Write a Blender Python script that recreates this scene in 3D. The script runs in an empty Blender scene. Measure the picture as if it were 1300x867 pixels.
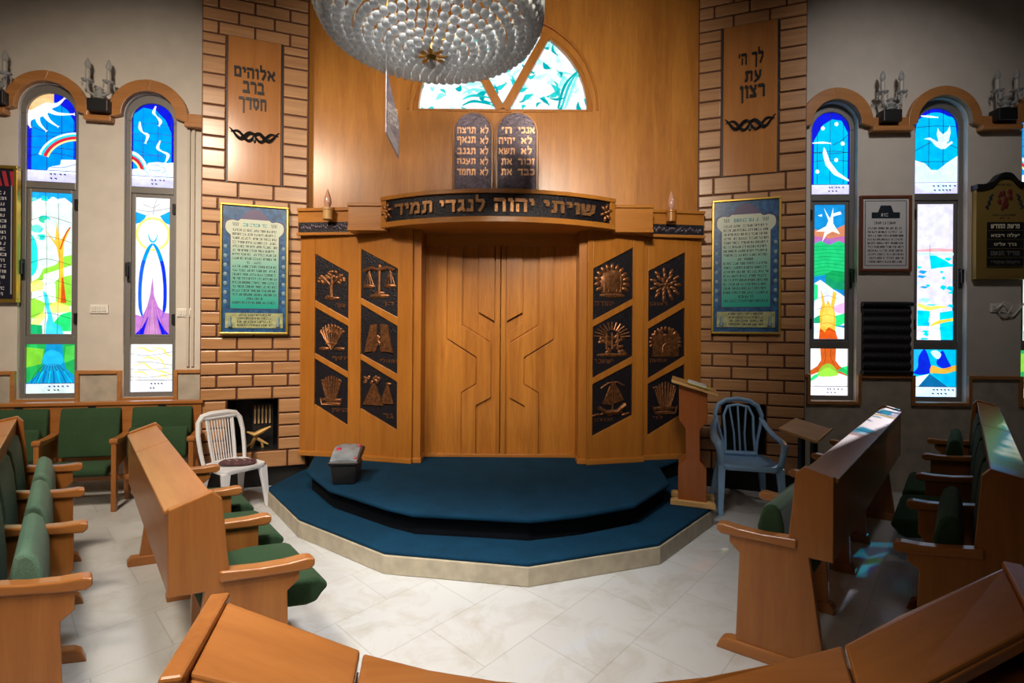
import bpy, bmesh, math, random
from mathutils import Vector, Matrix
random.seed(7)
PI = math.pi
SC = bpy.context.scene
COL = SC.collection
# ------------------------------------------------------------------ camera model
W, H, F = 1300, 867, 620.0
EYE = 1.55
HY = 415.0                      # picture row of the horizon
ROLL = math.radians(0.4)
def _unroll(px, py):
    x, y = px - 650.0, py - HY
    c, s = math.cos(ROLL), math.sin(ROLL)
    return x * c + y * s, -x * s + y * c
def at(px, py, d):
    x, y = _unroll(px, py)
    return Vector((x * d / F, d, EYE - y * d / F))
def onz(px, py, z):
    x, y = _unroll(px, py)
    return at(px, py, (EYE - z) * F / y)
class Frame:                    # an upright plane: x along it, y into it, z up
    def __init__(s, x, y, ang):
        s.o = Vector((x, y, 0)); s.a = ang
        s.u = Vector((math.cos(ang), math.sin(ang), 0)); s.n = Vector((-math.sin(ang), math.cos(ang), 0))
    def hit(s, px, py, off=0.0):
        x, y = _unroll(px, py)
        r = Vector((x / F, 1.0, -y / F)); c = Vector((0, 0, EYE))
        p0 = s.o + s.n * off
        t = (p0 - c).dot(s.n) / r.dot(s.n)
        p = c + r * t
        return (p - s.o).dot(s.u), p.z
    def pt(s, x, z, y=0.0):
        return s.o + s.u * x + s.n * y + Vector((0, 0, z))
# ------------------------------------------------------------------ mesh builder
class MB:
    def __init__(s): s.bm = bmesh.new()
    def verts(s, pts): return [s.bm.verts.new(p) for p in pts]
    def face(s, vs, mi=0):
        try:
            f = s.bm.faces.new(vs); f.material_index = mi; return f
        except ValueError: return None
    def poly(s, pts, mi=0): return s.face(s.verts(pts), mi)
    def prism(s, pts, vec, mi=0):
        vec = Vector(vec); pts = [Vector(p) for p in pts]
        a = s.verts(pts); b = s.verts([p + vec for p in pts]); n = len(pts)
        s.face(a, mi); s.face(list(reversed(b)), mi)
        for i in range(n): s.face([a[i], b[i], b[(i + 1) % n], a[(i + 1) % n]], mi)
        return s
    def xz(s, pts, y0, y1, mi=0): return s.prism([(p[0], y0, p[1]) for p in pts], (0, y1 - y0, 0), mi)
    def xy(s, pts, z0, z1, mi=0): return s.prism([(p[0], p[1], z0) for p in pts], (0, 0, z1 - z0), mi)
    def box(s, x0, x1, y0, y1, z0, z1, mi=0):
        return s.prism([(x0, y0, z0), (x1, y0, z0), (x1, y1, z0), (x0, y1, z0)], (0, 0, z1 - z0), mi)
    def loft(s, rings, mi=0, caps=True, closed=False):
        R = [s.verts(r) for r in rings]; n = len(R[0])
        rng = range(len(R)) if closed else range(len(R) - 1)
        for i in rng:
            A, B = R[i], R[(i + 1) % len(R)]
            for k in range(n): s.face([A[k], A[(k + 1) % n], B[(k + 1) % n], B[k]], mi)
        if caps and not closed: s.face(list(reversed(R[0])), mi); s.face(R[-1], mi)
        return s
    def tube(s, path, r, seg=8, mi=0, closed=False, flat=1.0):
        P = [Vector(p) for p in path]; n = len(P); rings = []
        rr = r if isinstance(r, (list, tuple)) else [r] * n
        up = None
        for i in range(n):
            if closed: t = P[(i + 1) % n] - P[i - 1]
            else: t = P[min(i + 1, n - 1)] - P[max(i - 1, 0)]
            if t.length < 1e-9: t = Vector((0, 0, 1))
            t.normalize()
            if up is None: up = Vector((0, 0, 1)) if abs(t.z) < .9 else Vector((1, 0, 0))
            a = t.cross(up)
            if a.length < 1e-6: a = t.orthogonal()
            a.normalize(); b = t.cross(a).normalized(); up = -b if False else (a.cross(t)).normalized()
            rings.append([P[i] + a * math.cos(2 * PI * k / seg) * rr[i] + b * math.sin(2 * PI * k / seg) * rr[i] * flat for k in range(seg)])
        return s.loft(rings, mi, True, closed)
    def lathe(s, prof, seg=16, c=(0, 0, 0), mi=0):
        c = Vector(c); rings = []
        for r, z in prof:
            rings.append([c + Vector((max(r, 1e-4) * math.cos(2 * PI * k / seg), max(r, 1e-4) * math.sin(2 * PI * k / seg), z)) for k in range(seg)])
        return s.loft(rings, mi)
    def ell(s, c, r, seg=12, rings=8, mi=0, rot=None):
        c = Vector(c); rs = []
        for i in range(rings + 1):
            th = -PI / 2 + PI * i / rings; cr = max(math.cos(th), 1e-3); sz = math.sin(th)
            row = []
            for k in range(seg):
                v = Vector((r[0] * cr * math.cos(2 * PI * k / seg), r[1] * cr * math.sin(2 * PI * k / seg), r[2] * sz))
                if rot is not None: v = rot @ v
                row.append(c + v)
            rs.append(row)
        return s.loft(rs, mi)
    def add_mesh(s, me, M=None, mi=0):
        off = len(s.bm.verts); nf = len(s.bm.faces)
        s.bm.from_mesh(me); s.bm.verts.ensure_lookup_table(); s.bm.faces.ensure_lookup_table()
        for v in s.bm.verts[off:]:
            if M is not None: v.co = M(v.co) if callable(M) else M @ v.co
        for f in s.bm.faces[nf:]: f.material_index = mi
        return s
    def build(s, name, mats, parent=None, label=None, smooth=False, bevel=0, seg=2, fix=True, sub=0):
        if fix: bmesh.ops.recalc_face_normals(s.bm, faces=s.bm.faces)
        me = bpy.data.meshes.new(name); s.bm.to_mesh(me); s.bm.free()
        for m in (mats if isinstance(mats, (list, tuple)) else [mats]): me.materials.append(m)
        if smooth:
            me.polygons.foreach_set('use_smooth', [True] * len(me.polygons))
        o = bpy.data.objects.new(name, me); COL.objects.link(o)
        if parent is not None: o.parent = parent
        if bevel:
            b = o.modifiers.new('bev', 'BEVEL'); b.width = bevel; b.segments = seg; b.limit_method = 'ANGLE'; b.angle_limit = math.radians(40)
            if not smooth:
                me.polygons.foreach_set('use_smooth', [False] * len(me.polygons))
        if sub:
            b = o.modifiers.new('sub', 'SUBSURF'); b.levels = sub; b.render_levels = sub
        if smooth and not sub:
            try: me.set_sharp_from_angle(angle=math.radians(42))
            except Exception: pass
        if label: o['label'] = label
        return o
def tag(o, label, cat=None, group=None, kind=None):
    o['label'] = label
    if cat: o['category'] = cat
    if group: o['group'] = group
    if kind: o['kind'] = kind
    return o
def thing(name, label, cat, loc=(0, 0, 0), rz=0.0, group=None, kind=None):
    o = bpy.data.objects.new(name, None); COL.objects.link(o)
    o.empty_display_size = .1; o.location = loc; o.rotation_euler = (0, 0, rz)
    return tag(o, label, cat, group, kind)
def copy_tree(o, parent=None):
    c = o.copy(); COL.objects.link(c)
    if parent is not None: c.parent = parent
    for ch in list(o.children): copy_tree(ch, c)
    return c
def smooth_pts(pts, closed=True, n=6):
    out = []; m = len(pts)
    P = [Vector((p[0], p[1])) for p in pts]
    rng = range(m) if closed else range(m - 1)
    for i in rng:
        if closed: p0, p1, p2, p3 = P[i - 1], P[i], P[(i + 1) % m], P[(i + 2) % m]
        else: p0, p1, p2, p3 = P[max(i - 1, 0)], P[i], P[i + 1], P[min(i + 2, m - 1)]
        for k in range(n):
            t = k / n
            out.append(tuple(.5 * ((2 * p1) + (-p0 + p2) * t + (2 * p0 - 5 * p1 + 4 * p2 - p3) * t * t + (-p0 + 3 * p1 - 3 * p2 + p3) * t ** 3)))
    if not closed: out.append(tuple(P[-1]))
    return out
def clip(sub, con):             # polygon clipped to a convex counter-clockwise outline
    def area(p): return sum(p[i][0] * p[(i + 1) % len(p)][1] - p[(i + 1) % len(p)][0] * p[i][1] for i in range(len(p)))
    con = list(con)
    if area(con) < 0: con.reverse()
    out = list(sub)
    for i in range(len(con)):
        a, b = con[i], con[(i + 1) % len(con)]
        inp, out = out, []
        side = lambda p: (b[0] - a[0]) * (p[1] - a[1]) - (b[1] - a[1]) * (p[0] - a[0])
        for j in range(len(inp)):
            p, q = inp[j - 1], inp[j]
            sp, sq = side(p), side(q)
            if (sp >= 0) != (sq >= 0):
                t = sp / (sp - sq); out.append((p[0] + (q[0] - p[0]) * t, p[1] + (q[1] - p[1]) * t))
            if sq >= 0: out.append(q)
        if len(out) < 3: return []
    res = []
    for p in out:
        if not res or abs(p[0] - res[-1][0]) + abs(p[1] - res[-1][1]) > 1e-6: res.append(p)
    return res if len(res) >= 3 else []
def stroke(pts, w):             # a band polygon along an open path
    P = [Vector((p[0], p[1])) for p in pts]; L, R = [], []
    for i, p in enumerate(P):
        t = (P[min(i + 1, len(P) - 1)] - P[max(i - 1, 0)])
        if t.length < 1e-9: t = Vector((1, 0))
        t.normalize(); n = Vector((-t.y, t.x))
        ww = w[i] if isinstance(w, (list, tuple)) else w
        L.append(tuple(p + n * ww / 2)); R.append(tuple(p - n * ww / 2))
    return L + R[::-1]
# ------------------------------------------------------------------ lettering
GLYPH = {   # square letters as pen strokes: width, strokes
'א': (.80, [[(.06, .95), (.74, .05)], [(.70, .97), (.69, .72), (.48, .48)], [(.10, .03), (.12, .32), (.30, .62)]]),
'ב': (.76, [[(.04, .9), (.52, .9), (.60, .8), (.60, .1)], [(.0, .1), (.76, .1)]]),
'ג': (.54, [[(.1, .9), (.38, .9), (.40, .3), (.50, .02)], [(.38, .36), (.06, .06)]]),
'ד': (.72, [[(.0, .9), (.72, .9)], [(.58, .9), (.58, 0)]]),
'ה': (.74, [[(.0, .9), (.56, .9), (.64, .82), (.64, 0)], [(.12, .58), (.12, 0)]]),
'ו': (.32, [[(.02, .9), (.18, .9), (.24, .82), (.24, 0)]]),
'ז': (.38, [[(.0, .92), (.36, .9)], [(.2, .9), (.17, 0)]]),
'ח': (.76, [[(.03, .9), (.58, .9), (.66, .82), (.66, 0)], [(.13, .9), (.13, 0)]]),
'ט': (.78, [[(.08, .96), (.09, .3), (.2, .1), (.58, .1), (.68, .25), (.68, .8), (.52, .92), (.36, .76)]]),
'י': (.30, [[(.0, .9), (.16, .9), (.22, .82), (.2, .52)]]),
'כ': (.68, [[(.05, .9), (.46, .9), (.58, .76), (.58, .24), (.46, .1), (.05, .1)]]),
'ך': (.66, [[(.0, .9), (.48, .9), (.56, .82), (.56, -.36)]]),
'ל': (.66, [[(.09, 1.42), (.09, .9), (.50, .9), (.57, .8), (.54, .5), (.26, .0)]]),
'מ': (.80, [[(.04, .97), (.24, .66)], [(.20, .74), (.06, 0)], [(.22, .7), (.40, .9), (.58, .88), (.68, .7), (.68, .1), (.38, .1)]]),
'ם': (.76, [[(.03, .9), (.58, .9), (.66, .82), (.66, .1), (.12, .1), (.12, .9)]]),
'נ': (.48, [[(.12, .9), (.34, .9), (.39, .8), (.39, .1), (.0, .1)]]),
'ן': (.32, [[(.02, .9), (.18, .9), (.24, .82), (.24, -.36)]]),
'ס': (.74, [[(.0, .9), (.56, .9), (.65, .78), (.60, .3), (.38, .08), (.16, .3), (.12, .9)]]),
'ע': (.72, [[(.62, .97), (.58, .45), (.42, .15), (.04, -.1)], [(.1, .97), (.16, .6), (.42, .2)]]),
'פ': (.74, [[(.34, .5), (.12, .55), (.10, .86), (.5, .9), (.64, .76), (.64, .24), (.52, .1), (.05, .1)]]),
'ף': (.72, [[(.34, .5), (.12, .55), (.10, .86), (.5, .9), (.62, .78), (.62, -.36)]]),
'צ': (.72, [[(.05, .97), (.62, .14)], [(.62, .97), (.56, .66), (.36, .54)], [(.66, .1), (.04, .1)]]),
'ק': (.74, [[(.0, .9), (.56, .9), (.64, .8), (.6, .45), (.42, .2)], [(.13, .56), (.13, -.36)]]),
'ר': (.66, [[(.0, .9), (.46, .9), (.56, .78), (.56, 0)]]),
'ש': (.94, [[(.07, .97), (.13, .1), (.52, .1), (.76, .34), (.86, .97)], [(.48, .97), (.44, .52), (.14, .36)]]),
'ת': (.80, [[(.06, .9), (.60, .9), (.68, .82), (.68, 0)], [(.22, .9), (.22, .22), (.16, .08), (.0, .08)]]),
"'": (.2, [[(.14, 1.0), (.06, .68)]]), '-': (.36, [[(.04, .5), (.32, .5)]]), ' ': (.38, [])}
def text_mesh(txt, fit_w=None, fit_h=None, extrude=.06, bold=.012, rtl=True):
    """letters as a mesh in XZ, centred on 0, facing -Y, scaled to fit"""
    mb = MB(); x = 0
    def band(pts, y0, y1):
        for i in range(len(pts) - 1):
            a, b = Vector(pts[i]), Vector(pts[i + 1]); d = (b - a).normalized(); n = Vector((-d.y, d.x))
            t = (.085 + .03 * abs(d.x)) * (1 + bold * 6)
            a2, b2 = a - d * t * (.75 if i else .25), b + d * t * (.75 if i < len(pts) - 2 else .25)
            mb.xz([tuple(a2 + n * t), tuple(a2 - n * t), tuple(b2 - n * t), tuple(b2 + n * t)], y0 - .0007 * i, y1)
    for ch in (txt[::-1] if rtl else txt):
        w, st = GLYPH[ch]
        for k, s_ in enumerate(st): band([(x + p[0], p[1]) for p in s_], -extrude - .003 * k, extrude)
        x += w + .17
    bmesh.ops.recalc_face_normals(mb.bm, faces=mb.bm.faces)
    me = bpy.data.meshes.new('lettering'); mb.bm.to_mesh(me); mb.bm.free()
    xs = [v.co.x for v in me.vertices]; zs = [v.co.z for v in me.vertices]
    x0, x1, z0, z1 = min(xs), max(xs), min(zs), max(zs)
    sx = fit_w / (x1 - x0) if fit_w else None
    sz = fit_h / (z1 - z0) if fit_h else None
    if sx is None: sx = sz
    if sz is None: sz = sx
    for v in me.vertices: v.co = Vector(((v.co.x - (x0 + x1) / 2) * sx, v.co.y * min(sx, sz), (v.co.z - (z0 + z1) / 2) * sz))
    return me
def scribble(mb, x0, x1, zc, h, y, rnd, mi=0, dens=.8):
    """a row of tiny square-letter strokes too small to read"""
    x = x0
    while x < x1 - h * .3:
        if rnd.random() > dens: x += h * .6; continue
        for _ in range(rnd.randint(2, 5)):
            w = h * rnd.uniform(.45, .7)
            if x + w > x1: break
            t = h * .24
            k = rnd.randint(0, 4)
            q = lambda a, b, c, d: mb.poly([(a, y, c), (b, y, c), (b, y, d), (a, y, d)], mi)
            if k != 3: q(x, x + w, zc + h / 2 - t, zc + h / 2)
            if k != 1: q(x + w - t, x + w, zc - h / 2, zc + h / 2)
            if k in (0, 4): q(x, x + t, zc - h / 2, zc + h * .2)
            if k in (1, 3, 4): q(x, x + w, zc - h / 2, zc - h / 2 + t)
            x += w + h * .18
        x += h * .4
# ------------------------------------------------------------------ materials
def new_mat(name):
    m = bpy.data.materials.new(name); m.use_nodes = True
    nt = m.node_tree; b = nt.nodes.get('Principled BSDF')
    return m, nt, b
def plain(name, col, rough=.5, metal=0.0, spec=.5, noise=0.0, scale=20, bump=0.0, coat=0.0):
    m, nt, b = new_mat(name)
    b.inputs['Base Color'].default_value = (*col, 1); b.inputs['Roughness'].default_value = rough
    b.inputs['Metallic'].default_value = metal; b.inputs['Specular IOR Level'].default_value = spec
    b.inputs['Coat Weight'].default_value = coat
    if noise or bump:
        tc = nt.nodes.new('ShaderNodeTexCoord'); n = nt.nodes.new('ShaderNodeTexNoise')
        n.inputs['Scale'].default_value = scale; n.inputs['Detail'].default_value = 5
        nt.links.new(tc.outputs['Object'], n.inputs['Vector'])
        if noise:
            r = nt.nodes.new('ShaderNodeValToRGB')
            r.color_ramp.elements[0].position = .3; r.color_ramp.elements[1].position = .7
            r.color_ramp.elements[0].color = (*[c * (1 - noise) for c in col], 1)
            r.color_ramp.elements[1].color = (*[min(1, c * (1 + noise)) for c in col], 1)
            nt.links.new(n.outputs['Fac'], r.inputs['Fac']); nt.links.new(r.outputs['Color'], b.inputs['Base Color'])
        if bump:
            bp = nt.nodes.new('ShaderNodeBump'); bp.inputs['Strength'].default_value = bump; bp.inputs['Distance'].default_value = .01
            nt.links.new(n.outputs['Fac'], bp.inputs['Height']); nt.links.new(bp.outputs['Normal'], b.inputs['Normal'])
    return m
def wood(name, col, axis='z', ang=0.0, rough=.32, vary=.22, plank=0.0, coat=.15, grain=9.0):
    """varnished veneer: soft streaks along one axis; plank > 0 adds boards of that width"""
    m, nt, b = new_mat(name); N, L = nt.nodes, nt.links
    tc = N.new('ShaderNodeTexCoord'); mp = N.new('ShaderNodeMapping'); L.new(tc.outputs['Object'], mp.inputs['Vector'])
    rot = N.new('ShaderNodeVectorRotate'); rot.rotation_type = 'Z_AXIS'; rot.inputs['Angle'].default_value = -ang
    L.new(tc.outputs['Object'], rot.inputs['Vector']); L.new(rot.outputs['Vector'], mp.inputs['Vector'])
    sc = {'z': (grain, grain, .7), 'x': (.7, grain, grain), 'y': (grain, .7, grain)}[axis]
    mp.inputs['Scale'].default_value = sc
    n1 = N.new('ShaderNodeTexNoise'); n1.inputs['Scale'].default_value = 1.6; n1.inputs['Detail'].default_value = 6; n1.inputs['Roughness'].default_value = .62
    n1.inputs['Distortion'].default_value = .6
    L.new(mp.outputs['Vector'], n1.inputs['Vector'])
    n2 = N.new('ShaderNodeTexNoise'); n2.inputs['Scale'].default_value = 11; n2.inputs['Detail'].default_value = 3
    L.new(mp.outputs['Vector'], n2.inputs['Vector'])
    mix = N.new('ShaderNodeMath'); mix.operation = 'MULTIPLY_ADD'; mix.inputs[1].default_value = .35
    L.new(n2.outputs['Fac'], mix.inputs[0]); L.new(n1.outputs['Fac'], mix.inputs[2])
    fac = mix.outputs[0]
    if plank:
        sx = N.new('ShaderNodeSeparateXYZ'); L.new(rot.outputs['Vector'], sx.inputs[0])
        dv = N.new('ShaderNodeMath'); dv.operation = 'DIVIDE'; dv.inputs[1].default_value = plank; L.new(sx.outputs['X'], dv.inputs[0])
        fl = N.new('ShaderNodeMath'); fl.operation = 'FLOOR'; L.new(dv.outputs[0], fl.inputs[0])
        wn = N.new('ShaderNodeTexWhiteNoise'); wn.noise_dimensions = '1D'; L.new(fl.outputs[0], wn.inputs['W'])
        ad = N.new('ShaderNodeMath'); ad.operation = 'MULTIPLY_ADD'; ad.inputs[1].default_value = .16; L.new(wn.outputs['Value'], ad.inputs[0]); L.new(fac, ad.inputs[2])
        sb = N.new('ShaderNodeMath'); sb.operation = 'SUBTRACT'; sb.inputs[1].default_value = .08; L.new(ad.outputs[0], sb.inputs[0]); fac = sb.outputs[0]
    r = N.new('ShaderNodeValToRGB'); e = r.color_ramp.elements
    e[0].position = .38; e[1].position = .95
    e[0].color = (col[0] * (1 - vary), col[1] * (1 - vary * 1.35), col[2] * (1 - vary * 1.5), 1)
    e[1].color = (min(1, col[0] * (1 + vary)), min(1, col[1] * (1 + vary * 1.2)), min(1, col[2] * (1 + vary * 1.3)), 1)
    L.new(fac, r.inputs['Fac']); L.new(r.outputs['Color'], b.inputs['Base Color'])
    b.inputs['Roughness'].default_value = rough; b.inputs['Coat Weight'].default_value = coat; b.inputs['Coat Roughness'].default_value = .2
    b.inputs['Specular IOR Level'].default_value = .4
    return m
_gm = {}
GLASS_E = .98
def glass(col, e=None):
    """backlit stained glass: daylight glows through it and some passes on into the room"""
    e = GLASS_E if e is None else e
    k = (tuple(round(c, 3) for c in col), e)
    if k in _gm: return _gm[k]
    m = bpy.data.materials.new('stained_glass'); m.use_nodes = True; nt = m.node_tree; nt.nodes.clear(); N, L = nt.nodes, nt.links
    out = N.new('ShaderNodeOutputMaterial'); em = N.new('ShaderNodeEmission'); tr = N.new('ShaderNodeBsdfTransparent'); ad = N.new('ShaderNodeAddShader')
    tc = N.new('ShaderNodeTexCoord'); n = N.new('ShaderNodeTexNoise'); n.inputs['Scale'].default_value = 14; n.inputs['Detail'].default_value = 2
    L.new(tc.outputs['Object'], n.inputs['Vector'])
    mr = N.new('ShaderNodeMapRange'); mr.inputs[1].default_value = .3; mr.inputs[2].default_value = .7; mr.inputs[3].default_value = .88; mr.inputs[4].default_value = 1.16
    L.new(n.outputs['Fac'], mr.inputs[0])
    mu = N.new('ShaderNodeMath'); mu.operation = 'MULTIPLY'; mu.inputs[1].default_value = e; L.new(mr.outputs[0], mu.inputs[0])
    em.inputs['Color'].default_value = (*col, 1); L.new(mu.outputs[0], em.inputs['Strength'])
    tr.inputs['Color'].default_value = (*[c * .55 for c in col], 1)
    L.new(em.outputs[0], ad.inputs[0]); L.new(tr.outputs[0], ad.inputs[1]); L.new(ad.outputs[0], out.inputs['Surface'])
    _gm[k] = m
    return m
def fabric(name, col, scale=180, vary=.25, rough=.95, sheen=.2, big=0.0):
    m, nt, b = new_mat(name); N, L = nt.nodes, nt.links
    tc = N.new('ShaderNodeTexCoord'); n = N.new('ShaderNodeTexNoise'); n.inputs['Scale'].default_value = scale; n.inputs['Detail'].default_value = 4
    L.new(tc.outputs['Object'], n.inputs['Vector'])
    n2 = N.new('ShaderNodeTexNoise'); n2.inputs['Scale'].default_value = 5; n2.inputs['Detail'].default_value = 4; L.new(tc.outputs['Object'], n2.inputs['Vector'])
    mm = N.new('ShaderNodeMath'); mm.operation = 'MULTIPLY_ADD'; mm.inputs[1].default_value = .45; L.new(n2.outputs['Fac'], mm.inputs[0]); L.new(n.outputs['Fac'], mm.inputs[2])
    r = N.new('ShaderNodeValToRGB'); e = r.color_ramp.elements; e[0].position = .45; e[1].position = 1.0
    e[0].color = (*[c * (1 - vary) for c in col], 1); e[1].color = (*[c * (1 + vary) for c in col], 1)
    L.new(mm.outputs[0], r.inputs['Fac']); L.new(r.outputs['Color'], b.inputs['Base Color'])
    b.inputs['Roughness'].default_value = rough; b.inputs['Sheen Weight'].default_value = sheen; b.inputs['Specular IOR Level'].default_value = .15
    bp = N.new('ShaderNodeBump'); bp.inputs['Strength'].default_value = .4; bp.inputs['Distance'].default_value = .004
    L.new(n.outputs['Fac'], bp.inputs['Height']); L.new(bp.outputs['Normal'], b.inputs['Normal'])
    return m
# ------------------------------------------------------------------ palette
ARK = (.40, .148, .021)
M = {}
M['apse'] = wood('apse_veneer', (.47, .19, .034), 'z', plank=.34, rough=.3, grain=6, vary=.24)
M['ark'] = wood('ark_veneer', ARK, 'z', rough=.34, vary=.2)
M['ark_h'] = wood('ark_veneer_level', (.44, .17, .027), 'x', rough=.34, vary=.18)
M['ark_door'] = wood('ark_door_veneer', (.45, .172, .026), 'z', rough=.32, vary=.3, plank=.085)
M['brick'] = wood('brick_block_wood', (.43, .225, .10), 'x', rough=.34, vary=.26, grain=14)
M['grout'] = plain('dark_red_joint', (.10, .028, .010), .6)
M['panel'] = wood('inscription_panel_wood', (.40, .16, .042), 'z', rough=.24, vary=.16, coat=.3)
M['black'] = plain('black_paint', (.008, .008, .009), .45)
M['letter'] = plain('blackened_letters', (.012, .011, .012), .35, .3)
M['copper'] = plain('embossed_copper', (.25, .10, .038), .38, .7, noise=.5, scale=40)
M['beam_copper'] = plain('beam_letter_copper', (.46, .225, .095), .36, .7, noise=.4, scale=50)
M['copper_pale'] = plain('rubbed_copper', (.50, .27, .14), .38, .6, noise=.3, scale=60)
M['patina'] = plain('dark_beaten_metal', (.012, .010, .015), .4, .3, noise=.5, scale=70, bump=.6)
M['patina_mid'] = plain('purple_grey_metal', (.07, .052, .072), .36, .5, noise=.4, scale=50, bump=.5)
M['plaster'] = plain('cream_plaster', (.58, .53, .47), .85, noise=.05, scale=6, bump=.12)
M['wainscot'] = plain('stone_wainscot', (.42, .37, .30), .55, noise=.16, scale=9)
M['trim'] = wood('oak_trim', (.40, .175, .055), 'x', rough=.35)
M['trim_v'] = wood('oak_trim_upright', (.40, .175, .055), 'z', rough=.35)
M['alu'] = plain('grey_aluminium', (.22, .21, .20), .42, .35)
M['lead'] = plain('lead_came', (.012, .014, .03), .6)
M['pewz'] = wood('pew_oak_upright', (.32, .118, .027), 'z', rough=.33, vary=.2)
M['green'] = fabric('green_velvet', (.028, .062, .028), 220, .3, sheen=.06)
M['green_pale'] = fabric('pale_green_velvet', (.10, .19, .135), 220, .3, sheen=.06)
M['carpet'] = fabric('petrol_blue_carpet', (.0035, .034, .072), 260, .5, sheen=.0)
M['carpet_shaded'] = fabric('shaded_riser_carpet', (.0022, .004, .007), 260, .4, sheen=0)  # riser carpet with its shade painted in as a near black colour
M['kerb'] = plain('beige_kerb_stone', (.40, .345, .25), .5, noise=.16, scale=12)
M['white_plastic'] = plain('white_plastic', (.72, .74, .78), .38)
M['blue_plastic'] = plain('pale_blue_plastic', (.27, .47, .74), .36)
M['brass'] = plain('brass', (.62, .40, .11), .28, 1.0)
M['gold'] = plain('gold_frame', (.55, .36, .07), .34, .8)
M['steel'] = plain('steel', (.5, .5, .52), .3, 1.0)
M['crystal'] = None
M['paper'] = plain('cream_print', (.62, .60, .47), .4)
M['ink'] = plain('print_ink', (.012, .02, .03), .5)
M['white_paper'] = plain('white_print', (.60, .60, .60), .45)
M['switch'] = plain('white_switch_plastic', (.75, .72, .68), .4)
M['ceiling'] = plain('ceiling_paint', (.30, .26, .22), .9)
M['dark_wall'] = plain('hall_paint', (.16, .13, .11), .9)
M['red_brown'] = wood('red_brown_lectern', (.31, .088, .018), 'z', rough=.36)
M['pale_wood'] = wood('pale_wood', (.60, .36, .13), 'x', rough=.35)
def pew_woods(ang, k):          # veneer with its grain along a bench's own row
    return wood('pew_oak_along_' + k, (.345, .132, .034), 'x', ang, rough=.28, vary=.2)
def make_crystal():
    m = bpy.data.materials.new('crystal'); m.use_nodes = True; nt = m.node_tree; N, L = nt.nodes, nt.links
    b = N['Principled BSDF']; out = N['Material Output']
    b.inputs['Base Color'].default_value = (.50, .51, .51, 1); b.inputs['Roughness'].default_value = .07; b.inputs['Specular IOR Level'].default_value = .9
    tl = N.new('ShaderNodeBsdfTranslucent'); tl.inputs['Color'].default_value = (.74, .76, .76, 1)
    m1 = N.new('ShaderNodeMixShader'); m1.inputs[0].default_value = .3; L.new(b.outputs[0], m1.inputs[1]); L.new(tl.outputs[0], m1.inputs[2])
    tr = N.new('ShaderNodeBsdfTransparent'); tr.inputs['Color'].default_value = (.9, .92, .95, 1)
    mx = N.new('ShaderNodeMixShader'); mx.inputs[0].default_value = .8
    L.new(tr.outputs[0], mx.inputs[1]); L.new(m1.outputs[0], mx.inputs[2]); L.new(mx.outputs[0], out.inputs['Surface'])
    return m
M['crystal'] = make_crystal()
def make_floor():
    m, nt, b = new_mat('pale_stone_tiles'); N, L = nt.nodes, nt.links
    tc = N.new('ShaderNodeTexCoord'); rot = N.new('ShaderNodeVectorRotate'); rot.rotation_type = 'Z_AXIS'; rot.inputs['Angle'].default_value = math.radians(-47)
    L.new(tc.outputs['Object'], rot.inputs['Vector'])
    br = N.new('ShaderNodeTexBrick'); br.inputs['Scale'].default_value = 1.0; br.offset = .5; br.squash = 1
    br.inputs['Brick Width'].default_value = .62; br.inputs['Row Height'].default_value = .40; br.inputs['Mortar Size'].default_value = .004; br.inputs['Mortar Smooth'].default_value = .3; br.inputs['Bias'].default_value = 0
    br.inputs['Color1'].default_value = (.50, .51, .51, 1); br.inputs['Color2'].default_value = (.55, .56, .555, 1); br.inputs['Mortar'].default_value = (.43, .43, .42, 1)
    L.new(rot.outputs['Vector'], br.inputs['Vector'])
    n = N.new('ShaderNodeTexNoise'); n.inputs['Scale'].default_value = 3.4; n.inputs['Detail'].default_value = 9; n.inputs['Roughness'].default_value = .68; n.inputs['Distortion'].default_value = 1.2
    L.new(tc.outputs['Object'], n.inputs['Vector'])
    r = N.new('ShaderNodeValToRGB'); e = r.color_ramp.elements; e[0].position = .30; e[1].position = .52
    e[0].color = (.80, .75, .68, 1); e[1].color = (1, 1, 1, 1); L.new(n.outputs['Fac'], r.inputs['Fac'])
    mx = N.new('ShaderNodeMix'); mx.data_type = 'RGBA'; mx.blend_type = 'MULTIPLY'; mx.inputs[0].default_value = .85
    L.new(br.outputs['Color'], mx.inputs[6]); L.new(r.outputs['Color'], mx.inputs[7]); L.new(mx.outputs[2], b.inputs['Base Color'])
    b.inputs['Roughness'].default_value = .28; b.inputs['Specular IOR Level'].default_value = .4
    return m
M['floor'] = make_floor()
def make_scroll():              # a printed ground running from cream at the head to sea green at the foot
    m, nt, b = new_mat('printed_scroll'); N, L = nt.nodes, nt.links
    tc = N.new('ShaderNodeTexCoord'); s = N.new('ShaderNodeSeparateXYZ'); L.new(tc.outputs['Generated'], s.inputs[0])
    r = N.new('ShaderNodeValToRGB'); e = r.color_ramp.elements
    e[0].position = .02; e[0].color = (.015, .34, .27, 1); e[1].position = .75; e[1].color = (.50, .55, .44, 1)
    k = r.color_ramp.elements.new(.5); k.color = (.22, .46, .38, 1)
    L.new(s.outputs['Z'], r.inputs['Fac']); L.new(r.outputs['Color'], b.inputs['Base Color']); b.inputs['Roughness'].default_value = .3
    return m
M['scroll'] = make_scroll()
M['poster_blue'] = plain('poster_blue_print', (.022, .085, .21), .3, noise=.6, scale=22)
M['teal_print'] = plain('teal_print', (.01, .25, .30), .4)
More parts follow.
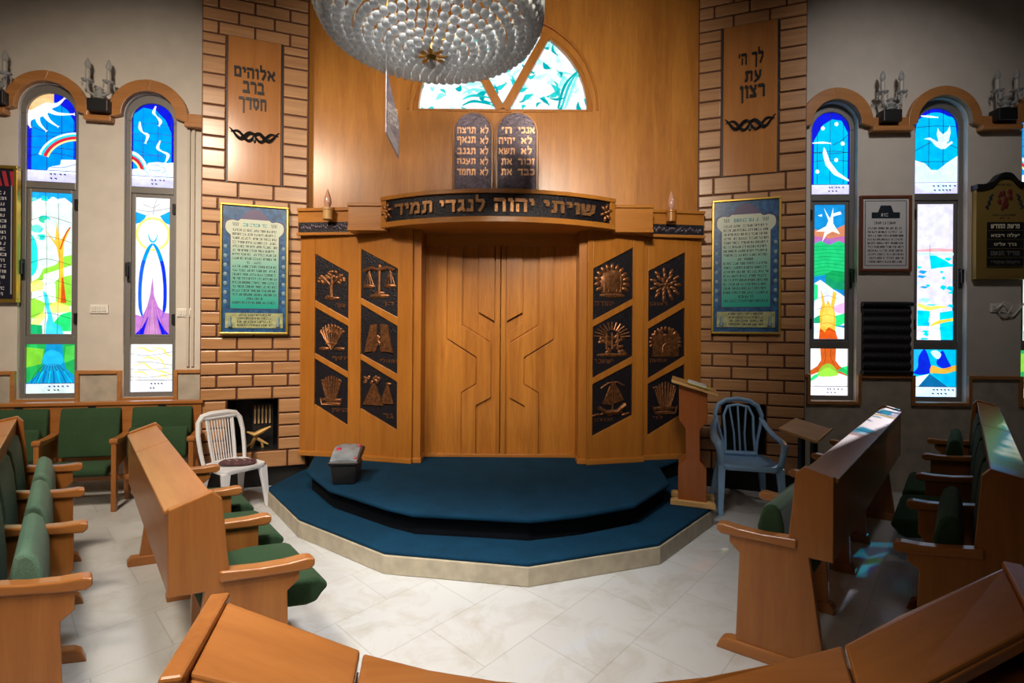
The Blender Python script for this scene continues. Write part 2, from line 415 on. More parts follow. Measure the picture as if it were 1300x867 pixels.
# ------------------------------------------------------------------ setting
CEIL = 5.25
WL = Frame(-3.05, 4.72, math.atan2(.30, 1.58))
WR = Frame(2.80, 4.72, math.atan2(-.10, 1.98))
PL = Frame(-2.86, 4.48, math.atan2(.30, .86)); PLW = .905
PR = Frame(1.81, 4.78, math.atan2(-.30, .88)); PRW = .93
XC = -.11                                        # middle of the ark
def struct(name, label, cat='room'):
    return label, cat
mb = MB(); mb.xy([(-6.2, -4.8), (6.6, -4.8), (6.6, 5.6), (-6.2, 5.6)], -.1, 0)
tag(mb.build('floor', M['floor']), 'pale mottled stone tile floor of the prayer hall', 'floor', kind='structure')
mb = MB(); mb.xy([(-6.2, -4.8), (6.6, -4.8), (6.6, 5.6), (-6.2, 5.6)], CEIL, CEIL + .1)
tag(mb.build('ceiling', M['ceiling']), 'plain pale ceiling high above the hall', 'ceiling', kind='structure')
for nm, x0, x1, y0, y1 in (('wall_left', -6.0, -5.85, -4.8, 4.35), ('wall_right', 6.2, 6.35, -4.8, 4.7), ('wall_rear', -6.2, 6.6, -4.7, -4.55)):
    mb = MB(); mb.box(x0, x1, y0, y1, 0, CEIL)
    tag(mb.build(nm, M['dark_wall']), 'plain painted hall wall, the ' + nm.split('_')[1] + ' side of the room', 'wall', kind='structure')
SPR = 3.52
def arc(cx, cz, r, a0, a1, n=20):
    return [(cx + r * math.cos(a0 + (a1 - a0) * i / n), cz + r * math.sin(a0 + (a1 - a0) * i / n)) for i in range(n + 1)]
WIN = []   # frame, centre, glass half width
for fr, px, hw in ((WL, 61, .197), (WL, 190.5, .18), (WR, 1058, .178), (WR, 1194, .20), (WR, 1331, .20)):
    WIN.append((fr, fr.hit(px, 330)[0], hw))
SILL = .86
def window_wall(name, fr, s0, s1, label, drop=0.0):
    root = thing(name, label, 'wall', fr.o, fr.a, kind='structure')
    mb = MB(); x = s0
    for f, c, hw in [w for w in WIN if w[0] is fr]:
        op = hw + .042
        mb.xz([(x, 0), (c - op, 0), (c - op, CEIL), (x, CEIL)], 0, .24)
        mb.xz([(c - op, 0), (c + op, 0), (c + op, SILL), (c - op, SILL)], 0, .24)
        mb.xz([(c - op, CEIL), (c + op, CEIL)] + arc(c, SPR, op, 0, PI), 0, .24)
        x = c + op
    mb.xz([(x, 0), (s1, 0), (s1, CEIL), (x, CEIL)], 0, .24)
    mb.build('plaster', M['plaster'], root)
    # stone wainscot with oak cap rail that drops round each window
    mb = MB(); tr = MB(); x = s0; t = .032
    for f, c, hw in [w for w in WIN if w[0] is fr]:
        op = hw + .042
        mb.box(x, c - op - t, -.014, 0, 0, 1.09)
        mb.box(c - op - t, c + op + t, -.014, 0, 0, SILL - t)
        tr.box(x, c - op - t, -.034, 0, 1.085, 1.118)
        tr.box(c - op - t, c - op, -.034, 0, SILL - t, 1.118); tr.box(c + op, c + op + t, -.034, 0, SILL - t, 1.118)
        tr.box(c - op, c + op, -.034, 0, SILL - t, SILL)
        x = c + op + t
    mb.box(x, s1, -.014, 0, 0, 1.09); tr.box(x, s1, -.034, 0, 1.085, 1.118)
    mb.build('stone_wainscot', M['wainscot'], root, 'mottled grey beige stone cladding')
    tr.build('cap_rail', M['trim'], root, bevel=.004)
    return root
window_wall('wall_back', WL, -2.95, .25, 'cream plastered wall with stone wainscot and the sun and flame windows')
window_wall('wall_front', WR, -.3, 3.45, 'cream plastered wall with stone wainscot and the moon and dove windows')
# oak ledge with round arches over the windows
def ledge(name, fr, s0, s1, label):
    root = thing(name, label, 'trim', fr.o, fr.a, kind='structure')
    mb = MB(); x = s0; R = .335
    wins = [w for w in WIN if w[0] is fr]
    for f, c, hw in wins:
        mb.box(x, c - R + .02, -.045, 0, 3.475, 3.565); mb.box(x, c - R + .035, -.075, 0, 3.43, 3.475)
        x = c + R - .02
    mb.box(x, s1, -.045, 0, 3.475, 3.565); mb.box(x, s1, -.075, 0, 3.43, 3.475)
    mb.build('ledge', M['trim'], root, bevel=.004)
    for f, c, hw in wins:
        a = MB(); op = hw + .046
        o_ = arc(c, SPR, R, -.13, PI + .13, 28); i_ = arc(c, SPR, op, -.05, PI + .05, 28)
        a.xz(o_ + i_[::-1], -.05, 0)
        k = [(c - .03, SPR + R - .001), (c + .03, SPR + R - .001), (c + .006, SPR + op + .01), (c - .006, SPR + op + .01)]
        a.xz(k, -.054, 0)
        a.build('arch', M['trim'], root, bevel=.005)
    return root
ledge('trim_1', WL, -2.95, .16, 'oak ledge with two round window arches on cream wall beside the left brick pillar')
ledge('trim_2', WR, -.12, 3.45, 'oak ledge with round window arches over the moon and dove windows')
# ------------------------------------------------------------------ stained glass
class Pane:
    def __init__(s, outline): s.o = outline; s.x0 = min(p[0] for p in outline); s.x1 = max(p[0] for p in outline); s.z0 = min(p[1] for p in outline); s.z1 = max(p[1] for p in outline); s.it = []; s.mats = []
    def mi(s, m):
        if m not in s.mats: s.mats.append(m)
        return s.mats.index(m)
    def add(s, pts, col, smooth=False, n=6):
        if smooth: pts = smooth_pts(pts, True, n)
        P = [(s.x0 + (s.x1 - s.x0) * p[0], s.z0 + (s.z1 - s.z0) * p[1]) for p in pts]
        P = clip(P, s.o)
        if P: s.it.append((P, s.mi(M['lead'] if col is None else glass(col))))
    def abs(s, P, col):
        P = clip(P, s.o)
        if P: s.it.append((P, s.mi(M['lead'] if col is None else glass(col))))
    def line(s, pts, w=.004, sm=True, col=None):
        if sm and len(pts) > 2: pts = smooth_pts(pts, False, 5)
        P = [(s.x0 + (s.x1 - s.x0) * p[0], s.z0 + (s.z1 - s.z0) * p[1]) for p in pts]
        s.abs(stroke(P, w), col)
    def band(s, pts, w, col):
        pts = smooth_pts(pts, False, 6)
        P = [(s.x0 + (s.x1 - s.x0) * p[0], s.z0 + (s.z1 - s.z0) * p[1]) for p in pts]
        if isinstance(w, (list, tuple)):
            n = len(P); w = [w[min(int(i * (len(w) - 1) / (n - 1)), len(w) - 2)] + (w[min(int(i * (len(w) - 1) / (n - 1)) + 1, len(w) - 1)] - w[min(int(i * (len(w) - 1) / (n - 1)), len(w) - 2)]) * ((i * (len(w) - 1) / (n - 1)) % 1) for i in range(n)]
        s.abs(stroke(P, w), col)
    def build(s, parent, y, name='pane', label=None):
        # each piece of glass sits in its own plane a hair in front of the one it overlaps
        mb = MB(); k = 0
        for P, mi in s.it:
            mb.poly([(p[0], y - k * .00025, p[1]) for p in P], mi); k += 1
        o = mb.build(name, s.mats, parent, label, fix=False)
        return o
WH = (1.0, 1.0, 1.0); SKY = (.0, .36, 1.0); NAVY = (.006, .012, .72); CY = (.0, .56, .86); LAV = (.86, .84, 1.0)
GR = (.02, .62, .16); DG = (.01, .34, .12); LG = (.26, .62, .05); YE = (1.0, .86, .22); OR = (1.0, .42, .04); RD = (.85, .02, .04); TEAL = (.02, .62, .56)
BRN = (.50, .09, .012); PUR = (.42, .16, .46); BLU = (.01, .30, .72); DB = (.005, .13, .30)
FULL = [(-.1, -.1), (1.1, -.1), (1.1, 1.1), (-.1, 1.1)]
def strip(p, z=.13, words=4):
    p.add([(-.1, -.1), (1.1, -.1), (1.1, z), (-.1, z)], LAV); p.line([(0, z), (1, z)], .005, False)
    r = random.Random(int(z * 1000) + words)
    for row in range(2):
        for i in range(words - row * 2):
            x = .45 + i * .09 + r.uniform(-.02, .02); zz = z * (.66 - .38 * row)
            p.add([(x, zz), (x + .045, zz), (x + .045, zz + z * .10), (x, zz + z * .10)], None)
            p.add([(x + .028, zz - z * .06), (x + .045, zz - z * .06), (x + .045, zz + z * .08), (x + .028, zz + z * .08)], None)
def lattice(p, xs, zs, w=.004):
    for x in xs: p.line([(x, .13), (x, 1)], w, False)
    for z, d in zs: p.line([(0, z), (.5, z + d), (1, z + d * .3)], w)
def up1(p):
    p.add(FULL, NAVY); p.add([(.06, .1), (.94, .1), (.94, .7), (.8, .83), (.6, .9), (.3, .95), (.06, .9)], SKY, False)
    lattice(p, (.07, .38, .68, .93), ((.5, .02), (.38, .01), (.62, -.06), (.28, .05)), .005)
    p.add([(-.1, .7), (.0, .74), (.2, .72), (.52, .86), (.52, 1.1), (-.1, 1.1)], (1, .62, .2))
    p.add([(-.05, .66), (.12, .70), (.36, .76), (.50, .86), (.38, .9), (.18, .84), (.05, .8), (-.05, .8)], WH, True)
    p.band([(.45, .86), (.6, .89), (.75, .97)], [.05, .03, .01], WH)
    p.band([(.40, .82), (.6, .78), (.95, .79)], [.05, .03, .008], WH)
    p.band([(.32, .78), (.42, .70), (.62, .63)], [.05, .03, .006], WH)
    p.band([(.18, .76), (.22, .66), (.38, .57)], [.05, .03, .006], WH)
    p.band([(.05, .76), (.02, .66), (.06, .60)], [.05, .03, .006], WH)
    cx, cz = 1.05, .2
    for r, w, c in ((.385, .025, WH), (.36, .03, TEAL), (.335, .03, RD), (.31, .016, YE)):
        pts = [(cx - r / .4 * math.cos(a) * .87, cz + r / .82 * math.sin(a) * .78) for a in [0.28 + i * .13 for i in range(11)]]
        p.band(pts, w, c)
    p.add([(.38, .12), (.44, .17), (.66, .2), (.68, .26), (1.05, .27), (1.05, .1)], WH); p.line([(.44, .17), (.7, .17), (1, .22)], .004)
    strip(p)
def up2(p):
    p.add(FULL, NAVY); p.add([(.02, .1), (.93, .1), (.93, .66), (.78, .82), (.55, .93), (.25, .95), (.02, .86)], CY and (.0, .44, 1.0), False)
    lattice(p, (.25, .60, .93), ((.72, .05), (.62, .03), (.55, .0), (.45, -.06), (.37, .01)), .004)
    for pts in ([(.55, .98), (.5, .9), (.56, .86), (.66, .8), (.62, .74)], [(.17, .78), (.18, .7), (.25, .65), (.36, .62), (.3, .52)], [(.66, .57), (.6, .48), (.7, .44), (.85, .4), (.78, .3)]):
        p.band(pts, [.01, .03, .012, .032, .006], WH)
    for r, w, c in ((.40, .03, WH), (.35, .02, TEAL), (.31, .03, RD), (.26, .018, YE)):
        p.band([(-.1 + r * 1.1 * math.cos(a), .16 + r * .62 * math.sin(a)) for a in [.15 + i * .16 for i in range(9)]], w, c)
    p.add([(-.05, .1), (-.05, .2), (.15, .22), (.3, .2), (.38, .29), (.6, .31), (.8, .3), (1.05, .32), (1.05, .1)], WH)
    for pts in ([(.45, .26), (.6, .27), (.7, .24)], [(.4, .21), (.6, .2), (.68, .22)], [(.7, .18), (.8, .21), (.72, .26)], [(.3, .2), (.4, .15)]): p.line(pts, .003, len(pts) > 2)
    strip(p)
def up3(p):
    p.add(FULL, NAVY); p.add([(.07, .1), (.97, .1), (.97, .75), (.8, .9), (.55, .92), (.3, .85), (.07, .66)], (.0, .62, .82), False)
    lattice(p, (.16, .5, .85), ((.4, .02), (.5, .03), (.52, -.02)), .005); p.line([(.55, .6), (.8, .66), (1, .74)], .005)
    p.band([(.02, .63), (.3, .635), (.52, .625)], [.01, .022, .006], WH)
    p.add([(.33, .58), (.3, .5), (.38, .36), (.6, .24), (1.0, .155), (1.0, .18), (.72, .27), (.5, .4), (.38, .55)], WH, False)
    for x, z in ((.3, .81), (.66, .86), (.83, .62), (.66, .42), (.16, .28)): p.add([(x + .055 * math.cos(a), z + .026 * math.sin(a)) for a in [i * PI / 5 for i in range(10)]], WH)
    strip(p, .12, 5)
def up4(p):
    p.add(FULL, NAVY); p.add([(.04, .1), (.96, .1), (.96, .8), (.75, .92), (.5, .96), (.25, .92), (.04, .78)], (.0, .58, .78), True)
    lattice(p, (.34, .67), ((.78, .02), (.5, .12), (.38, .0)), .005)
    p.band([(.15, .92), (.35, .91), (.55, .9)], [.01, .022, .006], WH)
    p.add([(.22, .65), (.36, .665), (.52, .62), (.62, .61), (.68, .605), (.78, .59), (.86, .62), (.9, .6), (.82, .57), (.72, .53), (.62, .525), (.5, .56), (.38, .63)], LAV, False)
    p.add([(.56, .61), (.52, .7), (.54, .78), (.58, .74), (.66, .7), (.76, .74), (.82, .8), (.84, .72), (.8, .62), (.7, .58)], LAV, False)
    p.add([(-.1, .12), (-.1, .42), (.0, .4), (.25, .36), (.4, .28), (.55, .28), (.75, .36), (1.05, .46), (1.05, .12)], LAV); p.band([(.76, .14), (.88, .28), (.96, .36)], .006, (.8, .55, .1))
    strip(p, .13, 7)
def mid1(p):
    p.add(FULL, (.86, 1, .92)); p.add([(0, .93), (.2, .96), (.5, .95), (.8, .97), (1, .93), (1.1, 1.1), (-.1, 1.1)], BLU)
    r = random.Random(3)
    for i in range(22):
        x, z = r.uniform(.0, 1), r.uniform(.72, .97) if i < 16 else r.uniform(.58, .75) * 1
        if i >= 16: x = r.uniform(-.05, .25)
        s = r.uniform(.06, .15); c = r.choice([TEAL, (.2, .75, .55), (.75, 1, .85), (.05, .55, .35), (.85, 1, .9)])
        p.add([(x + s * math.cos(a) * r.uniform(.7, 1.2), z + s * .22 * math.sin(a) * r.uniform(.7, 1.2)) for a in [k * PI / 4 for k in range(8)]], c, True, 3)
    p.add([(-.1, .42), (.12, .44), (.16, .56), (.1, .66), (-.1, .7)], TEAL, True)
    p.add([(-.1, .35), (.2, .4), (.3, .46), (.6, .49), (.8, .55), (1.1, .57), (1.1, .5), (.7, .44), (.35, .40), (.1, .34)], LG)
    p.add([(.3, .42), (.7, .46), (1.1, .5), (1.1, .42), (.6, .38), (.3, .36)], (.9, 1, .92)); p.add([(.35, .3), (.7, .4), (1.1, .43), (1.1, .2), (.3, .2)], LG)
    p.add([(-.1, .34), (.1, .38), (.3, .37), (.32, .32), (.1, .3), (-.1, .3)], YE, True)
    p.add([(.28, .22), (.3, .34), (.6, .36), (.62, .22)], WH)
    p.add([(-.1, .1), (.3, .12), (.35, .22), (.1, .25), (-.1, .24)], LG); p.add([(.05, .1), (.3, .16), (.38, .13), (.2, .06), (.0, .06)], YE)
    p.add([(.35, .18), (.6, .23), (.95, .2), (1, .16), (.7, .15), (.5, .15)], (1, .75, .2)); p.add([(.5, .06), (.75, .14), (1.1, .17), (1.1, .02), (.6, .02)], GR)
    p.add([(-.1, -.05), (.3, -.05), (.28, .06), (.0, .07)], DG)
    p.add([(.3, .3), (.36, .2), (.42, .12), (.38, .06), (.4, -.05), (.8, -.05), (.75, .05), (.58, .08), (.52, .14), (.46, .2), (.42, .27)], (.05, .55, .9), True)
    p.add([(.66, .22), (.70, .34), (.68, .55), (.62, .62), (.3, .75), (.58, .66), (.64, .8), (.70, .66), (.98, .76), (.80, .64), (.80, .5), (.82, .34), (.88, .22)], OR)
    p.add([(.74, .22), (.76, .4), (.8, .4), (.88, .22)], BRN); p.line([(.72, .6), (.85, .71), (.97, .76)], .012, True, BRN)
    for z in (.12, .24, .36, .5, .66, .8): p.line([(0, z), (.4, z + .03), (1, z - .01)], .0035)
    for x in (.35, .66): p.line([(x, 0), (x + .04, .5), (x, 1)], .003)
def low1(p):
    p.add(FULL, (.02, .45, .10)); p.add([(-.1, .5), (.3, .6), (.35, .9), (-.1, .95)], LG); p.add([(.75, .6), (1.1, .75), (1.1, 1), (.8, .95)], (.1, .6, .1))
    p.add([(.0, .2), (.3, .45), (.36, .75), (.4, 1.05), (.72, 1.05), (.74, .75), (.8, .5), (1.05, .3), (1.05, .1), (-.05, .1)], BLU)
    p.add([(.33, .6), (.36, .8), (.5, .88), (.7, .8), (.74, .62), (.55, .56)], (.02, .5, .9), True)
    for i in range(8):
        x = .08 + i * .12; p.line([(.5 + (x - .5) * .3, .6), (.5 + (x - .5) * .8, .38), (x, .18)], .004); p.add([(x, .2), (x + .03, .2), (.5 + (x - .5) * .6 + .03, .45), (.5 + (x - .5) * .6, .45)], (.0, .62, .95) if i % 2 else (.0, .18, .5))
    strip(p, .2, 5)
def mid2(p):
    p.add(FULL, WH); p.add([(-.1, .8), (-.1, .9), (.3, .87), (.2, .82)], BLU); p.add([(1.1, .8), (1.1, .92), (.7, .87), (.85, .82)], BLU)
    p.band([(.5 + .47 * math.cos(a), .735 + .115 * math.sin(a)) for a in [i * PI / 12 for i in range(25)]], .022, (1, .72, .18))
    for pts in ([(.2, .95), (.5, .93), (.7, .96)], [(.5, .88), (.55, .95), (.62, .99)], [(.0, .91), (.4, .9), (1, .93)]): p.line(pts, .003)
    for s in (1, -1):
        X = lambda x: .5 + s * (x - .5)
        p.band([(X(.49), .665), (X(.36), .62), (X(.2), .5), (X(.13), .35), (X(.14), .2), (X(.22), .12)], [.016, .03, .032, .03, .03, .008], (.005, .03, .80) if s < 0 else (.01, .10, .86))
        p.band([(X(.49), .665), (X(.38), .63), (X(.24), .54)], [.014, .026, .024], (.0, .42, .9))
        p.band([(X(.5), .675), (X(.42), .69), (X(.36), .73)], [.016, .014, .004], (.0, .42, .9))
    p.add([(-.1, -.05), (-.1, .15), (.2, .13), (.34, .2), (.44, .3), (.5, .42), (.55, .28), (.68, .2), (.85, .16), (1.1, .15), (1.1, -.05)], PUR)
    p.add([(.3, -.05), (.42, .1), (.48, .24), (.52, .26), (.56, .1), (.72, -.05)], (.55, .3, .5)); p.add([(.0, .0), (.2, .05), (.4, .14), (.22, -.02)], NAVY); p.add([(1, .0), (.85, .04), (.62, .14), (.8, -.02)], NAVY)
    for x in (.1, .25, .4, .6, .75, .9): p.line([(x, 0), (.5 + (x - .5) * .4, .2)], .003, False, (.25, .06, .3))
def low2(p):
    p.add(FULL, WH)
    for pts in ([(.05, .88), (.25, .93), (.45, .85), (.6, .88)], [(.25, .7), (.45, .72), (.6, .66)], [(.5, .92), (.75, .9), (.85, .78), (1, .75)], [(.55, .74), (.72, .66), (.82, .5)], [(.1, .55), (.3, .6), (.45, .5), (.6, .44)], [(.05, .4), (.25, .42), (.4, .34)], [(.55, .45), (.75, .42), (.95, .36)], [(.62, .3), (.75, .34), (.9, .28)]):
        p.band(pts, [.004, .018, .006], (1, .72, .16))
    for pts in ([(0, .8), (.4, .76), (1, .84)], [(0, .62), (.5, .62), (1, .55)], [(0, .48), (.4, .46), (1, .5)], [(0, .32), (.4, .3), (1, .36)]): p.line(pts, .003)
    strip(p, .24, 4)
def mid3(p):
    p.add(FULL, BLU); p.add([(-.1, .72), (.3, .74), (1.1, .72), (1.1, .86), (.5, .8), (-.1, .82)], (.8, .25, .1)); p.add([(-.1, .7), (1.1, .7), (1.1, .77), (.5, .75), (-.1, .77)], PUR)
    p.add([(.3, .98), (.45, .92), (.52, .9), (.62, .98), (.62, .86), (.85, .78), (.6, .8), (.42, .78), (.25, .72), (.34, .8), (.05, .8), (.38, .84), (.46, .88)], WH); p.add([(.55, .93), (.85, .95), (.9, .93), (.6, .91)], WH); p.add([(.1, .92), (.25, .93), (.24, .91)], WH)
    p.add([(-.1, .46), (-.1, .7), (.2, .73), (.5, .7), (.8, .73), (1.1, .7), (1.1, .44), (.7, .42), (.4, .48)], GR); p.add([(.4, .38), (.36, .48), (.6, .51), (1.1, .5), (1.1, .36), (.7, .37)], DG)
    for k in range(9): p.line([(.0, .47 + k * .027), (.4, .485 + k * .026), (1, .465 + k * .028)], .0035, True, (.0, .22, .08))
    p.add([(-.1, .1), (-.1, .4), (.2, .44), (.45, .4), (.62, .37), (.85, .34), (1.1, .3), (1.1, .1)], (1, .92, 1)); p.add([(-.1, .27), (.12, .3), (.12, .4), (-.1, .42)], GR); p.add([(.6, .24), (1.1, .28), (1.1, .18), (.7, .2)], (.9, .4, .85)); p.add([(-.1, .14), (.2, .18), (.3, .12), (-.1, .11)], DG)
    p.add([(.7, .08), (1.1, .13), (1.1, .2), (.85, .18), (.66, .17)], GR); p.add([(-.1, -.05), (-.1, .12), (1.1, .08), (1.1, -.05)], WH)
    p.add([(.15, -.02), (.2, .12), (.18, .2), (.26, .26), (.2, .38), (.3, .32), (.38, .24), (.44, .29), (.55, .25), (.62, .36), (.74, .34), (.66, .24), (.72, .14), (.70, .06), (.82, -.02)], OR)
    p.add([(.15, -.02), (.2, .08), (.35, .05), (.48, .09), (.7, .06), (.82, -.02)], BRN); p.add([(.28, .1), (.34, .24), (.46, .26), (.62, .22), (.62, .1)], (1, .62, .12), True)
    for z in (.05, .1, .16, .22, .3): p.line([(.1, z), (.45, z + .02), (.75, z)], .003)
def low3(p):
    p.add(FULL, WH); p.add([(.27, 1.05), (.7, 1.05), (.68, .75), (.8, .62), (1.05, .5), (1.05, .4), (.75, .48), (.5, .6), (.25, .5), (-.05, .4), (-.05, .5), (.2, .62), (.3, .75)], BRN)
    p.add([(.22, .42), (.3, .6), (.5, .68), (.68, .58), (.75, .44), (.5, .4)], LG, True); p.add([(-.05, .3), (.1, .42), (.26, .48), (.2, .38), (.0, .28)], GR); p.add([(1.05, .4), (.85, .5), (.72, .52), (.85, .6), (1.05, .64)], GR)
    p.line([(.4, 1), (.42, .8), (.36, .66)], .004, True, (.2, .03, .0)); p.line([(.56, 1), (.56, .8), (.66, .64)], .004, True, (.2, .03, .0)); p.line([(.08, .55), (.08, 1)], .003, False, (.4, .7, .8)); p.line([(.9, .65), (.9, 1)], .003, False, (.4, .7, .8))
    strip(p, .19, 5)
def mid4(p):
    p.add(FULL, LAV); p.add([(-.1, .65), (1.1, .65), (1.1, .667), (.5, .675), (-.1, .66)], (.85, .35, .35))
    r = random.Random(11)
    for i in range(34):
        z = r.uniform(.0, .64); x = r.choice([r.uniform(-.1, .3), r.uniform(.6, 1.0)]) if z > .1 else r.uniform(0, .9); w = r.uniform(.1, .4); h = r.uniform(.006, .02)
        p.add([(x, z), (x + w * .3, z + h), (x + w, z + h * .5), (x + w * .6, z - h)], r.choice([CY, (.0, .62, .85), (.3, .8, .95), BLU]), False)
    p.add([(.32, .64), (.37, .52), (.6, .53), (1, .54), (.8, .58), (.5, .62)], CY); p.add([(-.1, .62), (1.1, .62), (1.1, .64), (-.1, .645)], (.5, .85, .95))
    p.add([(-.1, .1), (-.1, .22), (.35, .21), (.3, .1)], CY); p.add([(.65, .0), (.62, .2), (1.1, .22), (1.1, .0)], CY); p.add([(.3, .0), (.36, .22), (.56, .22), (.66, .0)], LAV)
    p.band([(.0, .26), (.3, .23), (.55, .24), (.8, .24)], [.03, .04, .03, .01], (1, .68, .12)); p.band([(.36, .1), (.6, .13), (1.0, .15)], [.01, .035, .025], (1, .55, .05)); p.line([(.34, .7), (.34, .62)], .004, False)
def low4(p):
    p.add(FULL, CY); p.add([(-.1, .55), (.15, .6), (.3, .9), (.3, 1.1), (-.1, 1.1)], (.02, .42, .75)); p.add([(.02, .5), (.12, .62), (.14, .85), (.28, 1.0), (.4, .75), (.42, .52), (.2, .46)], (.004, .02, .55), True); p.add([(.55, .72), (.68, .98), (.8, .8), (.9, .6), (.7, .6)], (.004, .02, .55), True)
    p.add([(.42, .95), (.55, .98), (.66, .9), (.6, .8), (.5, .84)], (.8, 1, 1), True); p.add([(.4, .52), (.45, .66), (.7, .6), (1.05, .68), (1.05, .58), (.75, .49), (.5, .48)], OR, True)
    p.add([(.44, .5), (.9, .48), (1.05, .5), (1.05, .2), (.86, .2)], (.0, .4, .68)); p.add([(.12, .2), (.4, .48), (.86, .18)], DB); p.add([(-.1, .2), (-.1, .38), (.38, .48), (.12, .2)], WH)
    strip(p, .21, 6)
DES = [(up1, mid1, low1), (up2, mid2, low2), (up3, mid3, low3), (up4, mid4, low4), (up2, mid1, low1)]
WLAB = ['arched stained glass window with sun, rainbow, tree and stream', 'arched stained glass window with white flames, blue arcs and purple mountain', 'arched stained glass window with crescent moon, stars, bush and tree trunk', 'arched stained glass window with white dove over blue water', 'arched window at the right edge beyond the gold prayer board']
for k, (fr, c, hw) in enumerate(WIN):
    p0 = fr.pt(c, SILL)
    root = thing('window_%d' % (k + 1), WLAB[k], 'window', p0, fr.a, kind='structure')
    op = hw + .042; Z = lambda z: z - SILL
    y0, y1, yg = .03, .09, .05
    if fr is WR: y0, y1, yg = .05, .11, .066
    top = 3.485
    mb = MB()
    mb.box(-op, -hw, y0, y1, 0, Z(top)); mb.box(hw, op, y0, y1, 0, Z(top))
    o_ = arc(0, Z(SPR), op, 0, PI, 24); i_ = arc(0, Z(top), hw, 0, PI, 24)
    mb.xz([(op, Z(top))] + o_ + [(-op, Z(top))] + i_[::-1], y0, y1)
    mb.box(-hw, hw, y0, y1, Z(2.80), Z(2.865)); mb.box(-hw, hw, y0, y1, Z(1.36), Z(1.43)); mb.box(-hw, hw, y0, y1, 0, Z(.905))
    mw = hw - .035
    mb.box(-hw, -mw, y0 + .012, y1, Z(1.43), Z(2.80)); mb.box(mw, hw, y0 + .012, y1, Z(1.43), Z(2.80)); mb.box(-mw, mw, y0 + .012, y1, Z(2.765), Z(2.80)); mb.box(-mw, mw, y0 + .012, y1, Z(1.43), Z(1.455))
    fo = mb.build('window_frame', M['alu'], root, bevel=.004)
    h = MB(); hx = -hw - .012 if fr is WL else hw + .012
    h.box(hx - .012, hx + .012, y0 - .012, y0, Z(1.95), Z(2.14)); h.box(hx - .01, hx + .01, y0 - .045, y0 - .03, Z(2.0), Z(2.13)); h.box(hx - .008, hx + .008, y0 - .03, y0 - .012, Z(2.10), Z(2.125))
    h.build('handle', M['black'], root, 'black lever handle', bevel=.003)
    for zz in (1.6, 2.66):
        h = MB(); hx2 = -hx; h.box(hx2 - .012, hx2 + .012, y0 - .016, y0, Z(zz - .05), Z(zz + .05)); h.build('hinge', M['black'], root, 'dark hinge')
    up = Pane([(-hw, Z(2.865)), (hw, Z(2.865))] + arc(0, Z(top), hw, 0, PI, 20)); DES[k][0](up); up.build(root, yg)
    md = Pane([(-mw, Z(1.455)), (mw, Z(1.455)), (mw, Z(2.765)), (-mw, Z(2.765))]); DES[k][1](md); md.build(root, yg)
    lo = Pane([(-hw, Z(.905)), (hw, Z(.905)), (hw, Z(1.36)), (-hw, Z(1.36))]); DES[k][2](lo); lo.build(root, yg)
# ------------------------------------------------------------------ brick pillars
def pillar(name, fr, w, niche, plaque, label):
    root = thing(name, label, 'pillar', fr.o, fr.a, kind='structure')
    (nx0, nz0, nx1, nz1) = niche; (px0, pz0, px1, pz1) = plaque; base = .19; D = .42
    mb = MB()
    mb.box(0, nx0, 0, D, base, CEIL); mb.box(nx1, w, 0, D, base, CEIL); mb.box(nx0, nx1, 0, D, base, nz0); mb.box(nx0, nx1, 0, D, nz1, CEIL)
    mb.build('joint_body', M['grout'], root)
    n = MB(); n.box(nx0, nx1, D - .03, D, nz0, nz1); n.box(.0, w, .05, D, 0, base);  # plinth box painted black for the shadow below the bricks
    for a, b in ((nx0 - .004, nx0 + .004), (nx1 - .004, nx1 + .004)): n.box(a, b, .004, D - .03, nz0, nz1)
    n.box(nx0, nx1, .004, D - .03, nz0 - .004, nz0 + .004); n.box(nx0, nx1, .004, D - .03, nz1 - .004, nz1 + .004)
    n.build('niche_lining', M['black'], root, 'black lined recess, and plinth painted dark for the shadow under the bricks')
    b = MB(); z = base; row = 0; g = .0075
    def brick(x0, x1, z0, z1):
        if x1 - x0 > .03: b.box(x0 + g, x1 - g, -.016, .004, z0 + g, z1 - g)
    while z < CEIL - .02:
        inpl = pz0 - .03 < z < pz1 - .06
        h = (.15 if z < base + .01 else .118)
        if inpl: h = .165 if row % 2 else .122
        if z < pz0 and z + h > pz0 - .06: h = pz0 - z
        if inpl and z + h > pz1 - .05: h = pz1 - z
        if z < nz0 and z + h > nz0 - .04: h = nz0 - z
        if z < nz1 - .02 and z + h > nz1 - .05 and z >= nz0 - .01: h = nz1 - z
        h = min(h, CEIL - z)
        if inpl: spans = [(0, px0 - .016, 1), (px1 + .016, w, 1)]
        elif nz0 - .01 <= z < nz1 - .02: spans = [(0, nx0, 1), (nx1, w, 1)]
        else: spans = [(0, w, 3)]
        for a, c, n_ in spans:
            if n_ == 1: brick(a, c, z, z + h)
            else:
                t = (c - a) / 3
                xs = [a, a + t, a + 2 * t, c] if row % 2 else [a, a + t * .45, a + t * 1.45, a + t * 2.45, c]
                for i in range(len(xs) - 1): brick(xs[i], xs[i + 1], z, z + h)
        z += h; row += 1
    b.build('brick_face', M['brick'], root, bevel=.007)
    return root
hl = lambda fr, px, py: fr.hit(px, py)
def rect(fr, x0, y0, x1, y1):
    ym, xm = (y0 + y1) / 2, (x0 + x1) / 2
    return (fr.hit(x0, ym)[0], fr.hit(xm, y1)[1], fr.hit(x1, ym)[0], fr.hit(xm, y0)[1])
NL = rect(PL, 288, 507, 353, 573); NR = rect(PR, 916, 513, 972, 575)
QL = rect(PL, 290, 52, 357, 234); QR = rect(PR, 918, 32, 986, 222)
pillar('wall_pillar_left', PL, PLW, NL, QL, 'tall pillar of pale wooden bricks behind the white chair')
